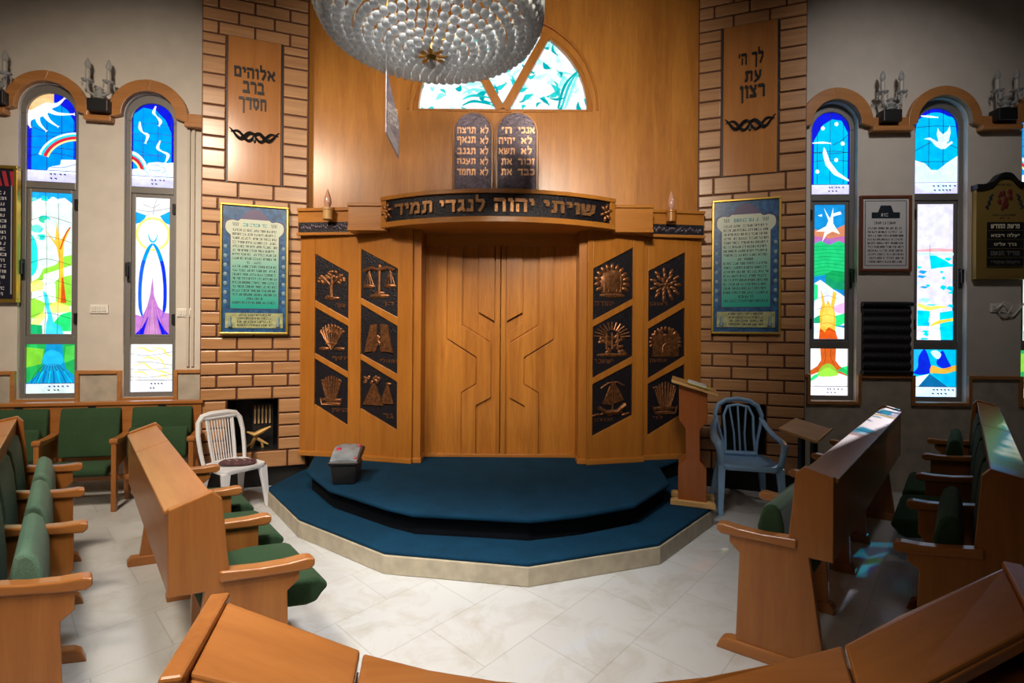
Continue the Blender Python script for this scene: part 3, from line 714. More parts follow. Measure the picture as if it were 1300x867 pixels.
pillar('wall_pillar_right', PR, PRW, NR, QR, 'tall pillar of pale wooden bricks behind the blue chair')
# ------------------------------------------------------------------ apse above the ark: gently hollow veneered wall with a lunette
AY0, AY1, AX = 4.86, 5.0, 1.99
LZ, LR = 3.775, .86                          # lunette sill height and glass radius
def apse_y(x): return AY1 - (AY1 - AY0) * (x / AX) ** 2
def apse():
    root = thing('wall_apse', 'honey veneered apse wall above the ark with half round window', 'wall', (XC, 0, 0), kind='structure')
    mb = MB(); n = 48; xs = sorted(set([-AX + 2 * AX * i / n for i in range(n + 1)] + [-LR - .055, LR + .055]))
    R = LR + .055
    for i in range(len(xs) - 1):
        a, b = xs[i], xs[i + 1]
        def col(z00, z01, z10, z11):
            mb.prism([(a, apse_y(a), z00), (b, apse_y(b), z01), (b, apse_y(b), z11), (a, apse_y(a), z10)], (0, .1, 0))
        if a >= -R - 1e-6 and b <= R + 1e-6:
            col(0, 0, LZ - .03, LZ - .03); ha = math.sqrt(max(R * R - a * a, 0)); hb = math.sqrt(max(R * R - b * b, 0))
            col(LZ - .03 + ha, LZ - .03 + hb, CEIL, CEIL)
        else: col(0, 0, CEIL, CEIL)
    bmesh.ops.remove_doubles(mb.bm, verts=mb.bm.verts, dist=1e-4)
    mb.build('veneer', M['apse'], root, smooth=False)
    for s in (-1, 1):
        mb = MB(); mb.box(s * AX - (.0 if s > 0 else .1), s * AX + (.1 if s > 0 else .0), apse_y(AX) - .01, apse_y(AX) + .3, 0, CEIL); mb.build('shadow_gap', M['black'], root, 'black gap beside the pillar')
apse()
root = thing('window_6', 'half round lunette window of white and teal glass over the tablets', 'window', (XC, apse_y(0), LZ), kind='structure')
mb = MB(); o_ = arc(0, -.03, LR + .055, 0, PI, 40); i_ = arc(0, 0, LR, 0, PI, 40)
mb.xz([(LR, -.03)] + [(LR + .055, -.03)] + o_[1:-1] + [(-LR - .055, -.03), (-LR, -.03), (-LR, 0)] + i_[::-1][1:-1] + [(LR, 0)], -.012, .08)
mb.box(-LR, LR, -.012, .08, -.03, 0)
o2 = arc(0, 0, LR + .115, -.02, PI + .02, 40); i2 = arc(0, 0, LR + .09, -.02, PI + .02, 40); mb.xz(o2 + i2[::-1], -.045, -.0)
mb.build('window_frame', M['ark'], root, bevel=.003)
mb = MB()
for s in (-1, 1):
    a = math.radians(29); L_ = LR + .01; dx, dz = math.sin(a) * s, math.cos(a); nx, nz = math.cos(a) * s, -math.sin(a); w = .042
    mb.xz([(-nx * w + s * .02, -nz * w), (nx * w + s * .02, nz * w), (dx * L_ + nx * w + s * .02, dz * L_ + nz * w), (dx * L_ - nx * w + s * .02, dz * L_ - nz * w)], -.02 - (.001 if s > 0 else 0), .06)
mb.build('mullion', M['ark'], root, bevel=.003)
pn = Pane(arc(0, 0, LR, 0, PI, 30)); pn.add(FULL, (.93, 1, 1))
r = random.Random(5); TL = [(.0, .30, .32), (.02, .45, .45), (.2, .62, .60), (.4, .75, .74)]
for i in range(150):
    x, z = r.uniform(0, 1), r.uniform(0, .95); a = r.uniform(-1.2, 1.2) if x > .5 else r.uniform(-.6, .6); l = r.uniform(.02, .10); c = r.choice(TL)
    ca, sa = math.cos(a), math.sin(a); k = r.uniform(-.02, .02)
    p0, p1, p2 = (x, z), (x + l * ca * .5 - k * sa, z + l * sa * 1.0 + k * ca * 2), (x + l * ca, z + l * sa * 2)
    pn.band([p0, p1, p2], [.004, r.uniform(.025, .06), .004], c)
for s in (.2, .78): pn.line([(s, 0), (s, 1)], .005, False, (.5, .8, .8))
for k in range(3): pn.band([(.83 + k * .02, .02), (.87 + k * .025, .3), (.96, .5)], [.02, .03, .006], TL[k])
for k in range(4): pn.band([(.26, .05 + k * .07), (.33, .1 + k * .07), (.45, .05 + k * .08)], [.01, .03, .006], TL[k % 4])
pn.build(root, .04)
# ------------------------------------------------------------------ carpeted dais
DZ1, DZ2 = .145, .305
def low_outline():
    px = [(338, 640), (378, 682), (487, 729), (671, 746), (838, 717), (904, 668)]
    P = [tuple(onz(x, y, 0)[:2]) for x, y in px]
    return [(-2.02, 4.80)] + P + [(1.80, 4.55), (1.80, 4.80)]
def up_outline():
    px = [(389, 598), (417, 620), (489, 643), (523, 651), (600, 655), (673, 659), (740, 652), (807, 640), (850, 613)]
    P = [tuple(onz(x, y, DZ2)[:2]) for x, y in px]
    return [(-1.92, 4.80)] + P + [(1.34, 4.40), (1.76, 4.80)]
def inset(P, d):
    c = Vector((XC, 4.8)); out = []
    for p in P:
        v = Vector(p) - c
        out.append(tuple(c + v * (1 - d / max(v.length, .1))) if p[1] < 4.79 else p)
    return out
dais = thing('dais', 'two step dais under petrol blue carpet with beige stone kerb before the ark', 'dais', (XC, 4.0, 0), kind='structure')
def loc(mb, v=(XC, 4.0, 0)):
    bmesh.ops.translate(mb.bm, verts=mb.bm.verts, vec=-Vector(v)); return mb
LO, UP = low_outline(), up_outline()
mb = MB(); mb.xy(LO, 0, .118); loc(mb).build('stone_kerb', M['kerb'], dais, 'beige stone kerb', bevel=.006)
mb = MB(); mb.xy(inset(LO, .008), .116, DZ1); loc(mb).build('lower_carpet', M['carpet'], dais, 'blue carpeted lower step', bevel=.012, seg=3)
mb = MB(); mb.xy(inset(UP, .045), DZ1, DZ2 - .03); loc(mb).build('riser', M['carpet_shaded'], dais, 'carpeted riser between the steps, its shade put into the colour')
mb = MB(); mb.xy(UP, DZ2 - .034, DZ2); loc(mb).build('upper_carpet', M['carpet'], dais, 'blue carpeted upper step', bevel=.014, seg=3)
# ------------------------------------------------------------------ ark
A0 = (XC, 4.5, DZ2)
ark = thing('torah_ark', 'honey wooden ark with carved double doors, twelve metal reliefs and inscribed curved beam', 'ark', A0)
def al(mb): return loc(mb, A0)
BZ0, BZ1 = 2.43, 2.685
class PanelFrame(Frame): pass
def pan(xa, ya, xb, yb):
    f = Frame(XC + xa, ya, math.atan2(yb - ya, xb - xa)); f.w = math.hypot(xb - xa, yb - ya); return f
FIL, FIR = pan(-1.335, 4.55, -.795, 4.43), pan(.795, 4.43, 1.335, 4.55)
FOL, FOR_ = pan(-1.93, 4.70, -1.335, 4.60), pan(1.335, 4.60, 1.93, 4.70)
PLQ = [
 (FOL, [[(400,322),(443,346),(442,405),(400,381)], [(400,390),(442.5,414),(441.6,472.5),(399,448)], [(399,455),(441.6,480),(440,540),(398.4,513)]], ('אשר', 'יוסף', 'בנימין'), ('tree', 'sheaf', 'bush')),
 (FIL, [[(458,316),(505,341),(505,403),(458,378)], [(458,386),(505,414),(504,475),(458,449)], [(457,456),(504,485),(503,546),(457,518)]], ('דן', 'נפתלי', 'גד'), ('scales', 'gate', 'tents')),
 (FIR, [[(754,341),(804.5,314),(804,379),(753,406.5)], [(753,415),(803.6,387),(803,452),(752,480)], [(752,488),(803,461),(802.4,527),(751.4,554)]], ('יהודה', 'יששכר', 'זבולון'), ('crown', 'rays', 'ship')),
 (FOR_, [[(825,344),(871,320),(870,381),(823.4,408.6)], [(823.4,417.6),(870,390),(869,452),(822,481)], [(822,487.5),(869,462),(868,524),(821,553)]], ('ראובן', 'שמעון', 'לוי'), ('flower', 'city', 'bush')),
]
def relief(kind, cx, cz, s, y):
    """embossed picture, about 2 s across, standing out toward the viewer"""
    mb = MB(); r = random.Random(hash(kind) % 1000 if False else sum(map(ord, kind)))
    E = lambda x, z, rx, rz, rot=0, d=.3: mb.ell((cx + x * s, y, cz + z * s), (rx * s, d * min(rx, rz) * s + .004, rz * s), 8, 6, 0, Matrix.Rotation(-rot, 3, 'Y'))
    T = lambda pts, w: mb.tube([(cx + x * s, y - .003, cz + z * s) for x, z in pts], w * s, 6, 0)
    if kind == 'tree':
        T([(0, -.75), (-.03, -.2), (.02, .1)], .13); T([(0, -.1), (-.4, .3), (-.6, .5)], .07); T([(0, 0), (.35, .3), (.6, .45)], .07); T([(0, 0), (0, .5)], .07)
        for i in range(34):
            a = r.uniform(-.35, PI + .35); d = r.uniform(.35, .9); E(d * math.cos(a), .15 + d * .75 * math.sin(a), .14, .1, r.uniform(-1, 1))
        E(0, -.8, .5, .12); E(-.2, -.72, .25, .1)
    elif kind == 'sheaf':
        for i in range(9):
            a = -1.0 + i * .25; T([(0, -.7), (math.sin(a) * .5, -.1), (math.sin(a) * .85, math.cos(a) * .75)], .05); 
            for k in range(4): E(math.sin(a) * (.55 + k * .1), math.cos(a) * (.35 + k * .13), .13, .07, a + PI / 2 + (.5 if k % 2 else -.5))
        E(-.5, -.65, .35, .12); E(.5, -.65, .35, .12); T([(-.35, -.35), (0, -.3), (.35, -.35)], .07)
    elif kind == 'bush':
        for i in range(9):
            a = -1.15 + i * .29; T([(math.sin(a) * .3, -.55), (math.sin(a) * .5, 0), (math.sin(a) * .65, .2 + math.cos(a) * .65)], .055)
            for k in range(4): E(math.sin(a) * (.42 + k * .08), -.1 + k * .2 + math.cos(a) * .1, .12, .05, a + 1)
        E(0, -.62, .75, .13); E(0, -.85, .65, .11); T([(-.7, -.5), (-.6, -.9), (.6, -.9), (.7, -.5)], .05)
    elif kind == 'scales':
        T([(0, -.7), (0, .8)], .09); T([(-.9, .6), (-.45, .75), (0, .62), (.45, .75), (.9, .6)], .1); E(0, .82, .14, .14)
        for q in (-1, 1):
            for d in (-.28, -.1, .1, .28): T([(q * .62, .62), (q * .62 + d, -.2)], .028)
            E(q * .62, -.25, .36, .13)
        E(0, -.78, .6, .13); E(0, -.62, .3, .12)
    elif kind == 'gate':
        mb.xz([(cx - .85 * s, cz - .8 * s), (cx - .5 * s, cz + .7 * s), (cx - .1 * s, cz + .75 * s), (cx - .12 * s, cz - .7 * s)], y - .012, y); mb.xz([(cx + .85 * s, cz - .8 * s), (cx + .12 * s, cz - .7 * s), (cx + .1 * s, cz + .75 * s), (cx + .5 * s, cz + .7 * s)], y - .012, y)
        for k in range(5): T([(-.75 + k * .13, -.75), (-.48 + k * .08, .7)], .04); T([(.75 - k * .13, -.75), (.48 - k * .08, .7)], .04)
        for i in range(16): E(r.uniform(-.35, .35), r.uniform(-.7, .2), .1, .13)
    elif kind == 'tents':
        for x, z, w, h in ((-.3, -.65, .62, 1.15), (.5, -.55, .4, .95)):
            mb.xz([(cx + (x - w) * s, cz + z * s), (cx + (x + w) * s, cz + (z - .02) * s), (cx + (x + .12) * s, cz + (z + h) * s), (cx + (x - .05) * s, cz + (z + h) * s)], y - .012, y)
            for k in range(-3, 4): T([(x, z + h), (x + k * w * .3, z)], .035)
        for i in range(12): E(-.55 + r.uniform(-.3, .5), .65 + r.uniform(-.1, .2), .13, .08, r.uniform(-1, 1))
        T([(-.1, .5), (.1, .8)], .05); E(.55, .5, .18, .09)
    elif kind == 'crown':
        for i in range(13):
            a = -.45 + i * (PI + .9) / 12; E(.78 * math.cos(a), -.02 + .78 * math.sin(a), .2, .12, a)
        E(0, 0, .68, .66, 0, .12)
        for k in range(5): T([(-.44 + k * .22, -.5), (-.44 + k * .22, .35)], .06); E(-.44 + k * .22, .4, .08, .1)
        E(0, -.68, .7, .13); E(0, -.52, .6, .1)
    elif kind == 'rays':
        for i in range(13):
            a = .1 + i * (PI - .2) / 12; T([(.45 * math.cos(a), .1 + .4 * math.sin(a)), (.98 * math.cos(a), .1 + .8 * math.sin(a))], .045)
        for i in range(26): E(r.uniform(-.7, .7), r.uniform(-.75, .25), .16, .1, r.uniform(-1, 1))
        for k in range(3): T([(-.3 + k * .3, -.5), (-.3 + k * .3, .35)], .07)
        E(0, -.78, .85, .1)
    elif kind == 'ship':
        T([(-.7, -.5), (-.3, -.72), (.3, -.7), (.75, -.35)], .13); T([(.05, -.6), (.05, .85)], .05)
        mb.xz([(cx - .5 * s, cz - .3 * s), (cx + .0 * s, cz - .35 * s), (cx + .02 * s, cz + .8 * s), (cx - .2 * s, cz + .3 * s)], y - .012, y); mb.xz([(cx + .1 * s, cz - .3 * s), (cx + .65 * s, cz - .1 * s), (cx + .4 * s, cz + .4 * s), (cx + .1 * s, cz + .85 * s)], y - .012, y)
        for k in range(4): T([(-.45 + k * .12, -.3), (-.1, .6)], .03)
        for k in range(5): E(-.8 + k * .4, -.85 + (k % 2) * .06, .25, .07, .2)
        T([(-.6, .5), (-.2, .75), (.3, .8), (.7, .6)], .05)
    elif kind == 'flower':
        for ring, n_, d in ((.75, 11, 0), (.5, 9, .3), (.25, 6, .1)):
            for i in range(n_):
                a = d + i * 2 * PI / n_; E(ring * math.cos(a), ring * math.sin(a), .22, .1, a)
        E(0, 0, .14, .14, 0, .6)
    elif kind == 'city':
        for i in range(15):
            a = -.2 + i * (PI + .4) / 14; E(.85 * math.cos(a), -.1 + .8 * math.sin(a), .13, .09, a)
        for x, h, w in ((-.6, .35, .16), (-.3, .55, .15), (.3, .6, .15), (.6, .4, .16), (0, .3, .18)):
            mb.xz([(cx + (x - w) * s, cz - .75 * s), (cx + (x + w) * s, cz - .75 * s), (cx + (x + w) * s, cz + h * s), (cx + (x - w) * s, cz + h * s)], y - .011, y); E(x, h, w, .12)
        T([(-.2, -.75), (-.2, -.3), (0, -.1), (.2, -.3), (.2, -.75)], .06); E(0, -.8, .85, .09)
    return mb
def panel(fr, quads, names, kinds):
    root_m = Matrix.Translation(fr.o) @ Matrix.Rotation(fr.a, 4, 'Z')
    M_ = Matrix.Translation(-Vector(A0)) @ root_m
    def fin(mb, *a, **k):
        bmesh.ops.transform(mb.bm, matrix=M_, verts=mb.bm.verts); return mb.build(*a, **k)
    w = fr.w; Z0, Z1 = DZ2, BZ0 + .06
    Q = [[fr.hit(px, py) for px, py in q] for q in quads]
    xl = sum(q[0][0] + q[3][0] for q in Q) / 6; xr = sum(q[1][0] + q[2][0] for q in Q) / 6
    xl = max(xl, .03); xr = min(xr, w - .03)
    q3 = [[q[0][1], q[1][1], q[2][1], q[3][1]] for q in Q]
    mb = MB(); mb.box(0, w, .03, .07, Z0, Z1)
    mb.box(0, xl, 0, .031, Z0, Z1); mb.box(xr, w, 0, .031, Z0, Z1)
    mb.xz([(xl, q3[0][0]), (xr, q3[0][1]), (xr, Z1), (xl, Z1)], .002, .031)
    mb.xz([(xl, Z0), (xr, Z0), (xr, q3[2][2]), (xl, q3[2][3])], .002, .031)
    for a, b in ((0, 1), (1, 2)): mb.xz([(xl, q3[b][0]), (xr, q3[b][1]), (xr, q3[a][2]), (xl, q3[a][3])], .002, .031)
    fin(mb, 'side_panel', M['ark'], ark, bevel=.003)
    mb = MB(); mb.box(-.006, w + .006, -.02, .03, Z0, Z0 + .045); fin(mb, 'base_trim', M['ark_h'], ark, bevel=.004)
    for i in range(3):
        mb = MB(); z = q3[i]; mb.xz([(xl, z[3]), (xr, z[2]), (xr, z[1]), (xl, z[0])], .018, .03)
        p = fin(mb, 'relief_plaque', M['patina'], ark, 'dark plaque, %s relief' % {'tree': 'tree', 'sheaf': 'sheaf', 'bush': 'leafy plant', 'scales': 'scales', 'gate': 'gate', 'tents': 'tents', 'crown': 'crown', 'rays': 'rays and stones', 'ship': 'sailing ship', 'flower': 'flower', 'city': 'walled city'}[kinds[i]])
        cx, cz = (xl + xr) / 2, sum(z) / 4; s = (xr - xl) * .46
        rm = relief(kinds[i], cx - .004, cz + .015, s, .016); o = fin(rm, 'relief', M['copper'], p, smooth=True)
        left = fr in (FOL, FIL)
        tw = s * (1.05 if len(names[i]) > 3 else .6); tx = cx + (s * .55 if left else -s * .45) - (0 if left else 0); tz = cz - s * 1.12 + (-.012 if left else .0)
        t = MB(); me = text_mesh(names[i], tw, .042); t.add_mesh(me, Matrix.Translation((tx, .016, tz + (.02 if not left else .01))))
        fin(t, 'lettering', M['copper'], p)
for fr, q, nm, kd in PLQ: panel(fr, q, nm, kd)
# doors, carved in steps like a branching lamp
DW = .72; DY = 4.70
def door(side):
    mb = MB(); k = 1 / 2.342 / 131.0
    X = lambda zx: side * abs((305 - zx) * k) + XC; Zc = lambda zy: 2.325 - (zy - 195) * k
    cx = X(305); e = X(82)
    P = lambda pts: [(X(a), Zc(b)) for a, b in pts]
    mb.box(min(XC + side * .002, XC + side * DW), max(XC + side * .002, XC + side * DW), DY, DY + .05, DZ2 + .03, 2.325)
    L_ = 812
    for pts, h in (([(82, 195), (146, 195), (146, 470), (233, 524), (233, 600), (190, 626), (190, L_), (82, L_)], .010),
                   ([(150, 195), (192, 195), (192, 430), (277, 482), (277, 640), (233, 664), (233, L_), (193, L_), (193, 628), (236, 602), (236, 522), (150, 468)], .019),
                   ([(196, 195), (238, 195), (238, 420), (277, 446), (277, 478), (196, 427)], .006),
                   ([(241, 195), (287, 195), (287, 416), (241, 390)], .026),
                   ([(290, 195), (303.5, 195), (303.5, L_), (290, L_)], .022)):
        mb.xz(P(pts), DY - h * 1.5, DY + .001)
    al(mb).build('door', M['ark_door'], ark, bevel=.003)
door(-1); door(1)
mb = MB(); mb.box(XC - DW, XC + DW, DY - .04, DY + .06, DZ2, DZ2 + .03); al(mb).build('threshold', M['ark_h'], ark, bevel=.003)
mb = MB(); mb.box(XC - .80, XC + .80, DY - .035, DY + .06, 2.325, BZ0 + .1); al(mb).build('header', M['ark_h'], ark, bevel=.003)
for s in (-1, 1):
    mb = MB(); a, b = sorted((XC + s * DW, XC + s * .795)); mb.box(a, b, 4.46, DY + .1, DZ2, BZ0 + .06); al(mb).build('jamb', M['ark'], ark, bevel=.004)
    mb = MB(); a, b = sorted((XC + s * .71, XC + s * .80)); mb.box(a, b, 4.44, 4.62, DZ2, DZ2 + .045); al(mb).build('base_trim', M['ark_h'], ark, bevel=.004)
# curved beam
BC, BR, BA = 5.968, 1.918, math.radians(32.5)
BX = XC - .02
def bp(th, r): return (BX + r * math.sin(th), BC - r * math.cos(th))
def arcband(r0, r1, z0, z1, a0=-BA, a1=BA, n=28):
    o = [bp(a0 + (a1 - a0) * i / n, r0) for i in range(n + 1)]; q = [bp(a0 + (a1 - a0) * i / n, r1) for i in range(n + 1)]
    return o + q[::-1], z0, z1
mb = MB(); o = [bp(-BA + 2 * BA * i / 30, BR) for i in range(31)]
mb.xy(o + [(BX + 1.03, 4.84), (BX - 1.03, 4.84)], BZ0 + .005, BZ1 - .005)
al(mb).build('lintel_beam', M['ark_h'], ark, 'curved beam over the doors')
mb = MB()
for z0, z1, e in ((BZ0 - .012, BZ0 + .036, .022), (BZ1 - .028, BZ1 + .006, .028)): mb.xy(*arcband(BR + e, BR - .02, z0, z1))
for s in (-1, 1):
    a0 = s * (BA - .03); mb.xy(*arcband(BR + .018, BR - .02, BZ0, BZ1, min(a0, s * BA), max(a0, s * BA), 2))
al(mb).build('beam_rail', M['ark_h'], ark, bevel=.004)
mb = MB(); mb.xy(*arcband(BR + .006, BR - .01, BZ0 + .03, BZ1 - .02, -BA + .028, BA - .028))
insc = al(mb).build('inscription_plaque', M['patina'], ark, 'dark metal band with raised copper Hebrew letters')
def th_of(px):
    th = 0
    for _ in range(12):
        x, y = bp(th, BR); x0, _y = _unroll(px, 262); th = math.asin(max(-1, min(1, (x0 * y / F - BX) / BR)))
    return th
def bend(v0, th0, r):
    def f(co):
        th = th0 + co.x / r; x, y = bp(th, r - co.y); return Vector((x, y, v0 + co.z))
    return f
mb = MB()
for w, a, b, h, dz in (('תמיד', 503, 551, .105, 0), ('לנגדי', 559, 617, .145, .012), ('יהוה', 627, 679, .115, 0), ('שויתי', 689, 755, .105, 0)):
    ta, tb = th_of(a), th_of(b); me = text_mesh(w, (tb - ta) * BR, h, .1, .03)
    mb.add_mesh(me, bend((BZ0 + BZ1) / 2 + .002 + dz, (ta + tb) / 2, BR + .012))
al(mb).build('lettering', M['beam_copper'], insc, 'raised copper Hebrew letters')
for a, b in ((486, 500), (760, 776)):
    t = (th_of(a) + th_of(b)) / 2; mb = MB()
    for i in range(6):
        q = i * PI / 3 + .3
        x, y = bp(t + .033 * math.cos(q) / BR * 1.1, BR + .012); mb.ell((x, y, (BZ0 + BZ1) / 2 + .052 * math.sin(q)), (.03, .012, .016), 8, 6, 0, Matrix.Rotation(-q, 3, 'Y'))
    x, y = bp(t, BR + .014); mb.ell((x, y, (BZ0 + BZ1) / 2), (.018, .014, .018), 8, 6)
    al(mb).build('rosette', M['copper'], insc, smooth=True)
for s in (-1, 1):
    xs = lambda a, b: sorted((XC + s * a, XC + s * b))
    a, b = xs(1.02, 1.375); mb = MB(); mb.box(a, b, 4.40, 4.84, BZ0 - .0, 2.63); al(mb).build('beam_shoulder', M['ark_h'], ark, bevel=.004)
    mb = MB(); mb.box(a - .005, b + .005, 4.385, 4.84, 2.628, 2.655); mb.box(a - .004, b + .004, 4.388, 4.60, BZ0 - .022, BZ0 + .004); al(mb).build('beam_rail', M['ark_h'], ark, bevel=.004)
    f = pan(-1.94, 4.66, -1.37, 4.60) if s < 0 else pan(1.37, 4.60, 1.94, 4.66)
    M_ = Matrix.Translation(-Vector(A0)) @ Matrix.Translation(f.o) @ Matrix.Rotation(f.a, 4, 'Z')
    def fin(mb, *a, **k):
        bmesh.ops.transform(mb.bm, matrix=M_, verts=mb.bm.verts); return mb.build(*a, **k)
    mb = MB(); mb.box(0, f.w, 0, .12, 2.42, 2.64); fin(mb, 'outer_beam', M['ark_h'], ark, bevel=.004)
    mb = MB(); mb.box(0, f.w, -.02, .12, 2.635, 2.665); mb.box(0, f.w, -.025, .0, 2.405, 2.432); fin(mb, 'beam_rail', M['ark_h'], ark, bevel=.003)
    mb = MB(); mb.box(.01, f.w - .01, -.006, .0, 2.435, 2.53); p = fin(mb, 'outer_plaque', M['patina'], ark, 'dark metal strip on the outer beam')
    mb = MB(); r = random.Random(4 + s)
    for i in range(26): mb.ell((.04 + i * (f.w - .08) / 25, -.006, 2.482 + r.uniform(-.014, .014)), (.013, .005, .022), 6, 4, 0, Matrix.Rotation(r.uniform(-.8, .8), 3, 'Y'))
    fin(mb, 'ornament', M['patina_mid'], p, smooth=True)
# electric candles on the outer beams
for k, (px, lab) in enumerate(((416, 'electric candle with flame bulb on the ark beam beside the left pillar'), (852, 'electric candle with flame bulb on the ark beam beside the right pillar'))):
    p = at(px, 270, 4.545); p.z = 2.535
    t = thing('electric_candle', lab, 'candle', p, group='electric candles on the ark beam')
    mb = MB(); mb.lathe([(.036, 0), (.044, .004), (.044, .085), (.05, .09), (.05, .11), (.03, .115)], 14); mb.build('candle_cup', M['pale_wood'] if k == 0 else M['ark_h'], t, smooth=True)
    mb = MB(); mb.lathe([(.012, .11), (.03, .135), (.036, .165), (.03, .205), (.016, .25), (.006, .28), (.001, .29)], 12); mb.build('flame_bulb', plain('pink_flame_glass', (.62, .34, .24), .15, spec=.8), t, 'pinkish flame shaped bulb', smooth=True)
# tablets of the law on the beam
TX = [(577, 623.5, ('לא תרצח', 'לא תנאף', 'לא תגנב', 'לא תענה', 'לא תחמד'), 'left', 'dark arched metal tablet whose lines all begin with the same short word'),
      (631.5, 680.5, ("אנכי ה'", 'לא יהיה', 'לא תשא', 'זכור את', 'כבד את'), 'right', 'dark arched metal tablet with a wide gap between its words, casting a shadow on veneer')]
for a, b, rows, sd, lab in TX:
    yT = 4.34; x0, x1 = at(a, 200, yT).x, at(b, 200, yT).x; w = x1 - x0; c = (x0 + x1) / 2
    zb = BZ1 + .006; zt = at((a + b) / 2, 144, yT).z - zb; r_ = w / 2
    t = thing('commandment_tablet', lab, 'tablet', (c, yT, zb), group='tablets of the law')
    mb = MB(); e = .022; mb.xz([(-r_ - e, 0), (r_ + e, 0)] + arc(0, zt - r_, r_ + e, 0, PI, 20), .0, .06); mb.build('tablet_frame', M['ark'], t, 'honey wooden backing', bevel=.005)
    mb = MB(); mb.xz([(-r_, .0), (r_, .0)] + arc(0, zt - r_, r_, 0, PI, 20), -.012, .001); pl = mb.build('tablet_plate', M['patina_mid'], t, bevel=.004)
    mb = MB()
    for i, row in enumerate(rows):
        z = zt - .155 - i * .0925
        wd = row.split(' ')
        if sd == 'left': spec = ((wd[0], r_ * .63, r_ * .46), (wd[1], -r_ * .34, r_ * 1.02))
        else: spec = ((wd[0], r_ * .5, r_ * (.58 if len(wd[0]) < 3 else .86)), (wd[1], -r_ * .52, r_ * (.86 if len(wd[1]) > 2 else .56)))
        for s_, cx, ww in spec:
            hasl = 'ל' in s_ or 'ף' in s_
            me = text_mesh(s_, ww, .078 if hasl else .058, .06, .03); mb.add_mesh(me, Matrix.Translation((cx, -.014, z + (.008 if 'ל' in s_ else 0))))
    mb.build('lettering', M['copper_pale'], pl, 'copper Hebrew letters')
# small dark carton with a sloping grey top on the dais
p = onz(433, 617, DZ2)
t = thing('bin', 'small black bin with bulging grey and red packet on top, standing on blue carpet', 'bin', (p.x, p.y + .13, DZ2), .1)
mb = MB(); mb.loft([[(-.085, -.10, 0), (.085, -.10, 0), (.085, .10, 0), (-.085, .10, 0)], [(-.10, -.12, .15), (.10, -.12, .15), (.10, .12, .15), (-.10, .12, .15)]]); mb.build('bin_body', M['black'], t, bevel=.008)
mb = MB(); mb.loft([[(-.10, -.125, .15), (.10, -.125, .15), (.10, .125, .17), (-.10, .125, .17)], [(-.118, -.135, .165), (.118, -.135, .165), (.118, .135, .235), (-.118, .135, .235)], [(-.116, -.13, .185), (.116, -.13, .185), (.116, .13, .25), (-.116, .13, .25)]]); mb.build('rim', M['black'], t, bevel=.008)
g = plain('glossy_grey_wrap', (.26, .29, .32), .22, .2, noise=.3, scale=14); rd = plain('red_print', (.5, .02, .05), .3)
mb = MB(); rings = []
for i in range(9):
    q = i / 8; y = -.125 + .25 * q; zz = .186 + .066 * q + .03 * math.sin(PI * q); 
    rings.append([(-.108, y, zz - .02), (-.1, y, zz + .006), (-.04, y, zz + .016 + .006 * math.sin(q * 9)), (.04, y, zz + .016), (.1, y, zz + .006), (.108, y, zz - .02)])
mb.loft(rings); mb.build('packet', g, t, 'grey glossy wrapped packet', smooth=True)
mb = MB(); mb.ell((-.06, -.01, .259), (.022, .024, .008), 10, 6, 0, Matrix.Rotation(.25, 3, 'X')); mb.ell((.09, .06, .262), (.014, .03, .014), 8, 6); mb.ell((.085, -.10, .206), (.014, .016, .01), 8, 6); mb.build('red_print', rd, t, 'red printed spots', smooth=True)
M['sconce_tube'] = plain('ivory_tube', (.42, .40, .36), .4)
# ------------------------------------------------------------------ inscription panels on the pillars
def vine(mb, x0, x1, z, h, y):
    n = 40; w = (x1 - x0) / 2; c = x0 + w
    for s in (-1, 1):
        for ph, k in ((0, 1), (2.4, .75)):
            f = lambda q: z + h * (.30 * math.sin(q * 7.2 + ph + .4) * (1 - .45 * q) - .1 + .35 * q ** 3)
            mb.tube([(c + s * w * (.97 if ph else 1) * i / n, y - .002 * (ph > 0), f(i / n)) for i in range(n + 1)], [(.015 * math.sin(PI * min(1, .18 + .82 * i / n)) + .004) * k for i in range(n + 1)], 6)
    mb.ell((c, y, z - h * .12), (.014, .01, h * .36), 8, 6)
def lettered_panel(fr, q, rows, orn, lab, slope):
    x0, z0, x1, z1 = q
    t = thing('inscription_panel', lab, 'panel', fr.pt((x0 + x1) / 2, z0, -.016), fr.a, group='lettered panels on the pillars')
    w = (x1 - x0) / 2; h = z1 - z0; cx = (x0 + x1) / 2
    mb = MB(); mb.box(-w - .012, w + .012, .0, .014, -.006, h + .006); mb.build('panel_edge', M['black'], t, 'dark edging')
    mb = MB(); mb.box(-w, w, -.012, .002, 0, h); b = mb.build('board', M['panel'], t, bevel=.004)
    for txt, (a, c, d, e) in rows:
        lx0, lz0, lx1, lz1 = rect(fr, a, c, d, e)
        me = text_mesh(txt, lx1 - lx0, lz1 - lz0, .05, .02)
        m2 = MB(); m2.add_mesh(me, Matrix.Translation(((lx0 + lx1) / 2 - cx, -.016, (lz0 + lz1) / 2 - z0))); m2.build('lettering', M['letter'], t, 'black raised Hebrew word')
    a, c, d, e = orn
    lx0, lz0, lx1, lz1 = rect(fr, a, c, d, e)
    m2 = MB(); vine(m2, max(lx0, x0 + .01) - cx, min(lx1, x1 - .01) - cx, (lz0 + lz1) / 2 - z0, (lz1 - lz0) * 1.25, -.018); m2.build('scroll_ornament', M['letter'], t, 'black leafy scroll', smooth=True)
lettered_panel(PL, QL, (('אלוהים', (298, 84, 350, 103)), ('ברב', (309, 106, 336, 121)), ('חסדך', (304, 126, 339, 146))), (292, 167, 355, 182), 'tall wooden panel with black three line inscription on the pillar behind the white chair', 1)
